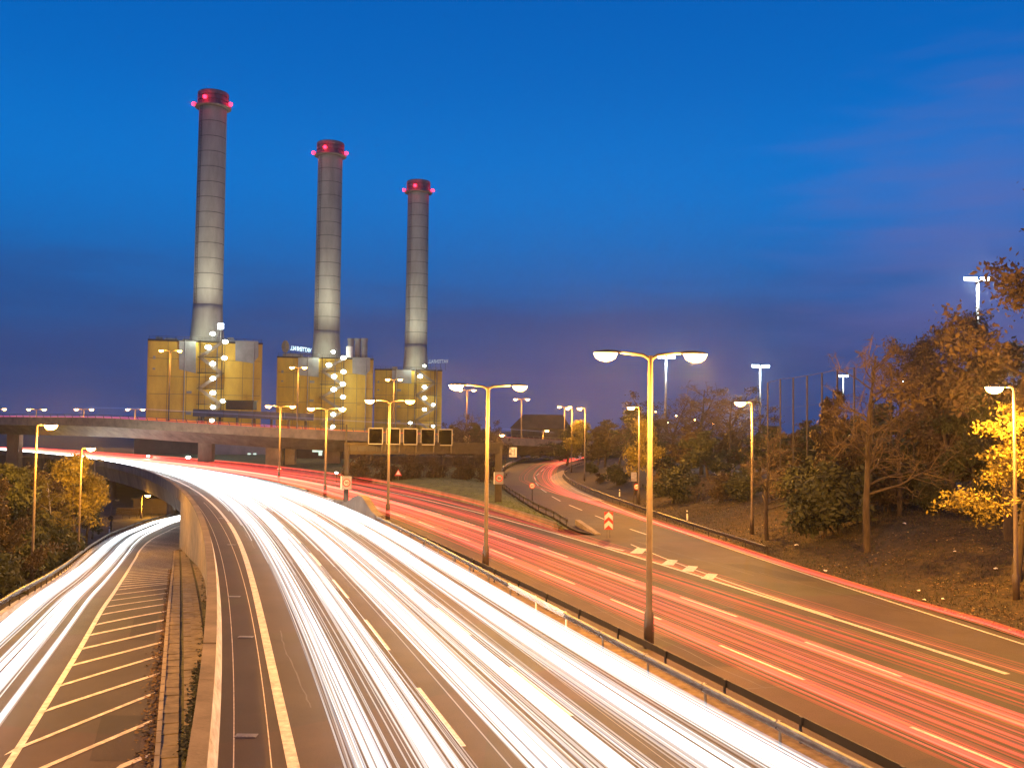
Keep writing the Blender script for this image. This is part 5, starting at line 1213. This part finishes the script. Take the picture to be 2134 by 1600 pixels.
PT = {'bare': grow(3, 12, .19, .33, 22, None, lvl3=9, lowest=.28), 'bare2': grow(14, 12, .22, .30, 14, 'leaf_b', 2, .15, lvl3=5),
      'dense': grow(5, 12, .26, .36, 17, 'leaf_g', 26, .22, lowest=.15), 'dense2': grow(21, 12, .24, .34, 16, 'leaf_b', 22, .20, lowest=.18),
      'yellow': grow(8, 9, .17, .34, 13, 'leaf_y', 16, .15), 'shrub': grow(9, 4, .07, .42, 7, 'leaf_g', 9, .17, lowest=.1, multi=3),
      'shrub2': grow(31, 4, .06, .42, 7, 'leaf_b', 6, .14, lowest=.1, multi=3), 'barebush': grow(33, 4, .05, .40, 8, None, lowest=.1, multi=3, lvl3=5),
      'tall': grow(44, 12, .17, .30, 16, 'leaf_b', 12, .085, lvl3=8, lowest=.4), 'birch': grow(12, 14, .16, .22, 16, 'leaf_y', 7, .17, droop=.9, bark='birch_bark'), 'acacia': grow(17, 11, .22, .44, 15, 'leaf_y', 20, .11, droop=.55, lowest=.35)}
TH_ = {'bare': 12, 'bare2': 12, 'tall': 12, 'dense': 12, 'dense2': 12, 'yellow': 9, 'shrub': 4, 'shrub2': 4, 'barebush': 4, 'birch': 14, 'acacia': 11}
def plant_tree(kind, px, topy, Y, label, group=None, z=None, w=1.0, name=None):
    t = dep(px, topy, Y); zb_ = tz(t.x, Y) if z is None else z; h = max(.8, t.z - zb_); s = h / TH_[kind] * 1.04
    nm = name or ('shrub' if 'shrub' in kind or 'bush' in kind else 'tree')
    o = dup(PT[kind], (t.x, Y, zb_ - .05), (0, 0, random.uniform(0, 6.28)), (s * w, s * w, s), label, group); o.name = nm; o['category'] = nm; return o
T = plant_tree
# singled-out trees on the right
T('bare', 1806, 655, 66, 'big dark bare tree leaning on the grass bank, its twigs against the sky', w=1.0)
T('bare', 1872, 700, 74, 'second dark bare tree close behind the big one on the bank', w=.95)
T('dense2', 1762, 800, 76, 'brownish half-leafed tree just left of the big bare tree', w=.62)
T('bare', 1598, 862, 77, 'small bare tree lit orange by the lamp on the bank', w=1.1)
T('yellow', 1322, 862, 124, 'yellow-leaved tree glowing right under a lamp', w=1.0)
T('yellow', 1222, 868, 195, 'yellow-green tree behind the bend lamps', w=1.2)
T('acacia', 2112, 795, 52, 'spreading tree with yellow lit leaves under the right edge lamp', w=1.25)
T('tall', 2098, 300, 60, 'very tall tree at the right edge reaching up against the blue sky', w=1.15)
T('tall', 2085, 600, 78, 'tall hazy bare tree in front of the highest floodlight', w=1.1)
T('tall', 1985, 650, 86, 'tall bare tree left of the highest floodlight mast', w=1.15)
T('dense2', 1925, 745, 90, 'leafy dark tree in front of the ball-stop fence end', w=.8)
T('dense', 2040, 800, 74, 'dense dark green tree behind the yellow lit leaves', w=.9)
T('dense2', 2120, 850, 66, 'dark leafy tree low at the right picture edge', w=.8)
# bushes on the bank
for px, ty, Y, k, lab in ((1735, 955, 73, 'shrub', 'rounded green bush at the foot of the big bare tree'), (1700, 985, 80, 'shrub', 'low green bush left of the big bare tree foot'), (1660, 955, 88, 'shrub', 'wide dark bush right of the small orange-lit tree'), (1625, 975, 92, 'shrub2', 'dark bush directly behind the small orange-lit tree'), (1540, 970, 98, 'shrub', 'dark bush left of the small orange-lit tree'), (1500, 985, 100, 'shrub2', 'brownish bush before the whitish hut'), (1450, 975, 104, 'barebush', 'thin bare bush above the outer guardrail'), (1780, 900, 80, 'shrub', 'tall bush behind the big bare tree'), (1850, 980, 76, 'shrub2', 'brown bush right of the big bare tree foot'), (1900, 960, 80, 'shrub', 'dark green bush in the middle of the right bank'), (1960, 990, 74, 'shrub', 'dark bush left of the right edge lamp'), (2030, 1010, 68, 'shrub2', 'brown bush below the yellow lit leaves'), (2090, 985, 66, 'shrub', 'dark bush behind the right edge lamp pole'), (1250, 985, 150, 'shrub2', 'leafy bush inside the exit bend beside the guardrail'), (1232, 960, 175, 'shrub', 'bush at the inner tip of the exit bend'), (1400, 960, 108, 'shrub', 'bush right of the nearest median lamp'), (1380, 985, 116, 'shrub2', 'low bush behind the nearest median lamp pole'), (1290, 965, 140, 'shrub', 'bush left of the yellow-leaved tree')):
    T(k, px, ty, Y, lab, w=1.25)
# wood behind the bank
G1 = 'trees of the dark wood behind the bank'
wood = [(1180, 880, 230, 'dense'), (1262, 870, 185, 'dense2'), (1290, 850, 160, 'bare2'), (1345, 840, 170, 'dense'), (1372, 800, 150, 'bare2'), (1405, 800, 138, 'bare'), (1432, 790, 150, 'bare2'), (1462, 770, 132, 'bare'), (1495, 785, 145, 'bare2'), (1520, 800, 128, 'bare'), (1550, 830, 135, 'bare2'), (1420, 880, 126, 'dense2'), (1480, 890, 120, 'dense'), (1375, 900, 132, 'dense'), (1440, 905, 140, 'dense'), (1532, 890, 130, 'dense2'), (1580, 880, 125, 'dense'), (1630, 880, 120, 'dense'), (1675, 870, 116, 'dense2'), (1720, 880, 112, 'dense'), (1700, 900, 130, 'dense'), (1840, 830, 104, 'dense'), (1800, 860, 118, 'dense'), (1880, 850, 110, 'dense2'), (1930, 860, 106, 'dense'), (1985, 830, 100, 'dense'), (2040, 860, 96, 'dense2'), (2100, 800, 92, 'dense'), (2150, 700, 90, 'dense2'), (1320, 900, 175, 'dense'), (1245, 900, 215, 'dense'), (2010, 720, 110, 'bare2'), (2090, 680, 100, 'bare2')]
wood.sort()
for i, (px, ty, Y, k) in enumerate(wood):
    T(k, px, ty, Y, '%s tree, %s from the left in the dark wood behind the bank' % (LOOK[k], ORD[i]), G1, w=1.45)
# hedge and trees behind the red lanes
G2 = 'bare trees behind the gantry'
for i, (px, ty, Y, k) in enumerate(sorted(((900, 905, 172, 'bare'), (925, 868, 190, 'bare2'), (948, 850, 205, 'bare2'), (975, 842, 196, 'bare'), (1002, 862, 188, 'bare2'), (1025, 885, 178, 'bare'), (1052, 905, 200, 'bare2'), (868, 925, 180, 'bare'), (990, 900, 168, 'bare2'), (955, 905, 164, 'bare'), (935, 880, 215, 'dense2'), (985, 875, 225, 'dense'), (1020, 900, 220, 'dense2')))):
    T(k, px, ty, Y, '%s tree, %s from the left behind the display gantry' % (LOOK[k], ORD[i]), G2, w=1.1, z=-.4)
for i, px in enumerate((752, 766, 782, 799, 815, 834, 850, 870, 888, 905, 925, 943, 962, 980, 1000, 1018)):
    T('barebush' if i % 3 else 'shrub2', px, 944 + (i * 7) % 13, 152 + (i % 3) * 4, 'bush of the leafless hedge beside the red lanes, %s from the left' % ORD[i], 'bushes of the leafless hedge', z=-1.5 if px < 900 else -.4, w=1.0)
for px, ty, Y, k, lab in ((1085, 925, 262, 'dense2', 'dark round bush beyond the lane arrow sign'), (1120, 935, 285, 'shrub', 'low dark bush by the far bend of the exit road'), (1150, 925, 300, 'dense', 'dark tree on the far side of the exit bend'), (1215, 915, 275, 'yellow', 'olive tree behind the pale direction board')):
    T(k, px, ty, Y, lab, z=-.3, w=1.2)
# left side
for px, ty, Y, k, lab, w in ((165, 948, 112, 'yellow', 'tree glowing yellow beside the second left lamp', .9), (118, 965, 92, 'birch', 'slender pale-stemmed birch left of the slip road', .9), (183, 985, 122, 'yellow', 'small yellow-leaved tree right of the glowing one', .8), (-15, 965, 78, 'dense', 'dark tree at the left picture edge', .9), (40, 975, 96, 'dense2', 'dark brownish tree behind the first left lamp', 1.0), (85, 960, 118, 'dense', 'dark tree between the first left lamp and the birch', 1.0), (140, 975, 128, 'dense', 'dark tree behind the birch', 1.0), (20, 1000, 68, 'dense2', 'dark tree low in the left corner wood', .8)):
    T(k, px, ty - 15, Y, lab, w=w * 1.15, z=max(-8, tz(dep(px, ty, Y).x, Y)))
for i, (px, ty, Y) in enumerate(sorted(((-60, 1130, 56), (-30, 1130, 64), (20, 1120, 74), (60, 1120, 84), (45, 1060, 90), (100, 1105, 96), (130, 1090, 108), (0, 1060, 80), (-50, 1080, 62), (80, 1050, 104)))):
    T('shrub', px, ty, Y, 'dark shrub on the slope left of the slip road, %s from the left' % ORD[i], 'shrubs on the left slope', w=1.2)
for k in PT.values():
    for c in list(k.children): bpy.data.objects.remove(c)
    bpy.data.objects.remove(k)
# grass tufts and litter on the bank
mb = MB()
for _ in range(60000):
    y = 28 + 90 * random.random() ** 1.5; e = .5 + 17 * random.random(); x = float(np.interp(y, bey, bex)) + e; z = bankz(e, x, y)
    a = random.random() * 6.28; h = random.uniform(.05, .20) * (1.5 if random.random() < .1 else 1); w = random.uniform(.01, .03); d = Vector((math.cos(a), math.sin(a), 0)); l = Vector((random.gauss(0, .08), random.gauss(0, .08), h))
    p = Vector((x, y, z)); q = mb.add((p - d * w, p + d * w, p + l)); mb.face((q, q + 1, q + 2), 0 if random.random() < .55 else 1)
for _ in range(22000):
    y = 28 + 80 * random.random() ** 1.4; e = .2 + 18 * random.random(); 
    if mnoise.noise(Vector((e * .35, y * .2, 7))) + random.gauss(0, .25) < -.05: continue
    x = float(np.interp(y, bey, bex)) + e; z = bankz(e, x, y) + .03; a = random.random() * 6.28; w = random.uniform(.03, .08)
    u = Vector((math.cos(a), math.sin(a), random.uniform(-.4, .4))) * w; v = Vector((-math.sin(a), math.cos(a), random.uniform(-.4, .4))) * w * .6; c = Vector((x, y, z)); q = mb.add((c - u - v, c + u - v, c + u + v, c - u + v)); mb.face((q, q + 1, q + 2, q + 3), 2 if random.random() < .8 else 3)
M['litter_leaf'] = mat('fallen_leaf', (.11, .065, .022), rough=.9, var=.6, scale=3); M['litter_leaf2'] = mat('fallen_leaf_pale', (.22, .17, .07), rough=.9, var=.4, scale=3)
tag(mb.build('grass_blades', [M['leaf_g'], M['leaf_b'], M['litter_leaf'], M['litter_leaf2']]), 'rough grass and fallen leaves on the right bank', 'grass', kind='stuff')
mb = MB()
for _ in range(5000):
    a = random.choice(isl_r[:45]); xl = RBf(a.y) + .6
    if a.x - 1 < xl: continue
    f = random.random(); x = xl + (a.x - 1 - xl) * f; z = .03 + .9 * math.sin(math.pi * f) * min(1, (a.x - xl) / 14); y = a.y + random.uniform(-1, 1)
    p = Vector((x, y, z)); an = random.random() * 6.28; d = Vector((math.cos(an), math.sin(an), 0)) * .03; q = mb.add((p - d, p + d, p + Vector((random.gauss(0, .06), random.gauss(0, .06), random.uniform(.1, .25))))); mb.face((q, q + 1, q + 2))
tag(mb.build('grass_blades', M['lawn']), 'short green grass on the wedge beside the exit road', 'grass', kind='stuff')
lp = [(1801, 1126), (1720, 1160), (1885, 1130), (1914, 1200), (1926, 1215), (1965, 1214), (2075, 1197), (1660, 1120), (2040, 1262), (1845, 1080), (1990, 1170)]
for i, (px, py) in enumerate(sorted(lp)):
    p = gnd(px, py, 1.0); z = tz(p.x, p.y) + .08; mb = MB(); s = random.uniform(.10, .2); a = random.random() * 3
    P = [Vector((p.x + s * math.cos(a + k * 1.257), p.y + s * math.sin(a + k * 1.257), z + random.uniform(0, .12))) for k in range(5)]; c = mb.add([Vector((p.x, p.y, z + .12))]); b0 = mb.add(P)
    for k in range(5): mb.face((c, b0 + k, b0 + (k + 1) % 5))
    tag(mb.build('paper_scrap', M['white']), 'crumpled scrap of white paper on the grass bank, %s from the left' % ORD[i], 'litter', 'paper scraps on the bank')

# ------------------------------------------------------------------ thin haze volume added for a faint halo round the lamps
hz = bpy.data.materials.new('haze_air'); hz.use_nodes = True; n = hz.node_tree.nodes; n.remove(n['Principled BSDF'])
pv_ = n.new('ShaderNodeVolumePrincipled'); pv_.inputs['Color'].default_value = (.9, .92, 1, 1); pv_.inputs['Density'].default_value = .00009; pv_.inputs['Anisotropy'].default_value = .86
hz.node_tree.links.new(pv_.outputs[0], n['Material Output'].inputs['Volume'])
mb = MB(); mb.box((0, 900, 55), (4200, 2400, 128)); h = mb.build('haze', hz); tag(h, kind='stuff', label='thin haze added over the whole place for lamp halos')
S.cycles.volume_step_rate = 4; S.cycles.volume_max_steps = 64
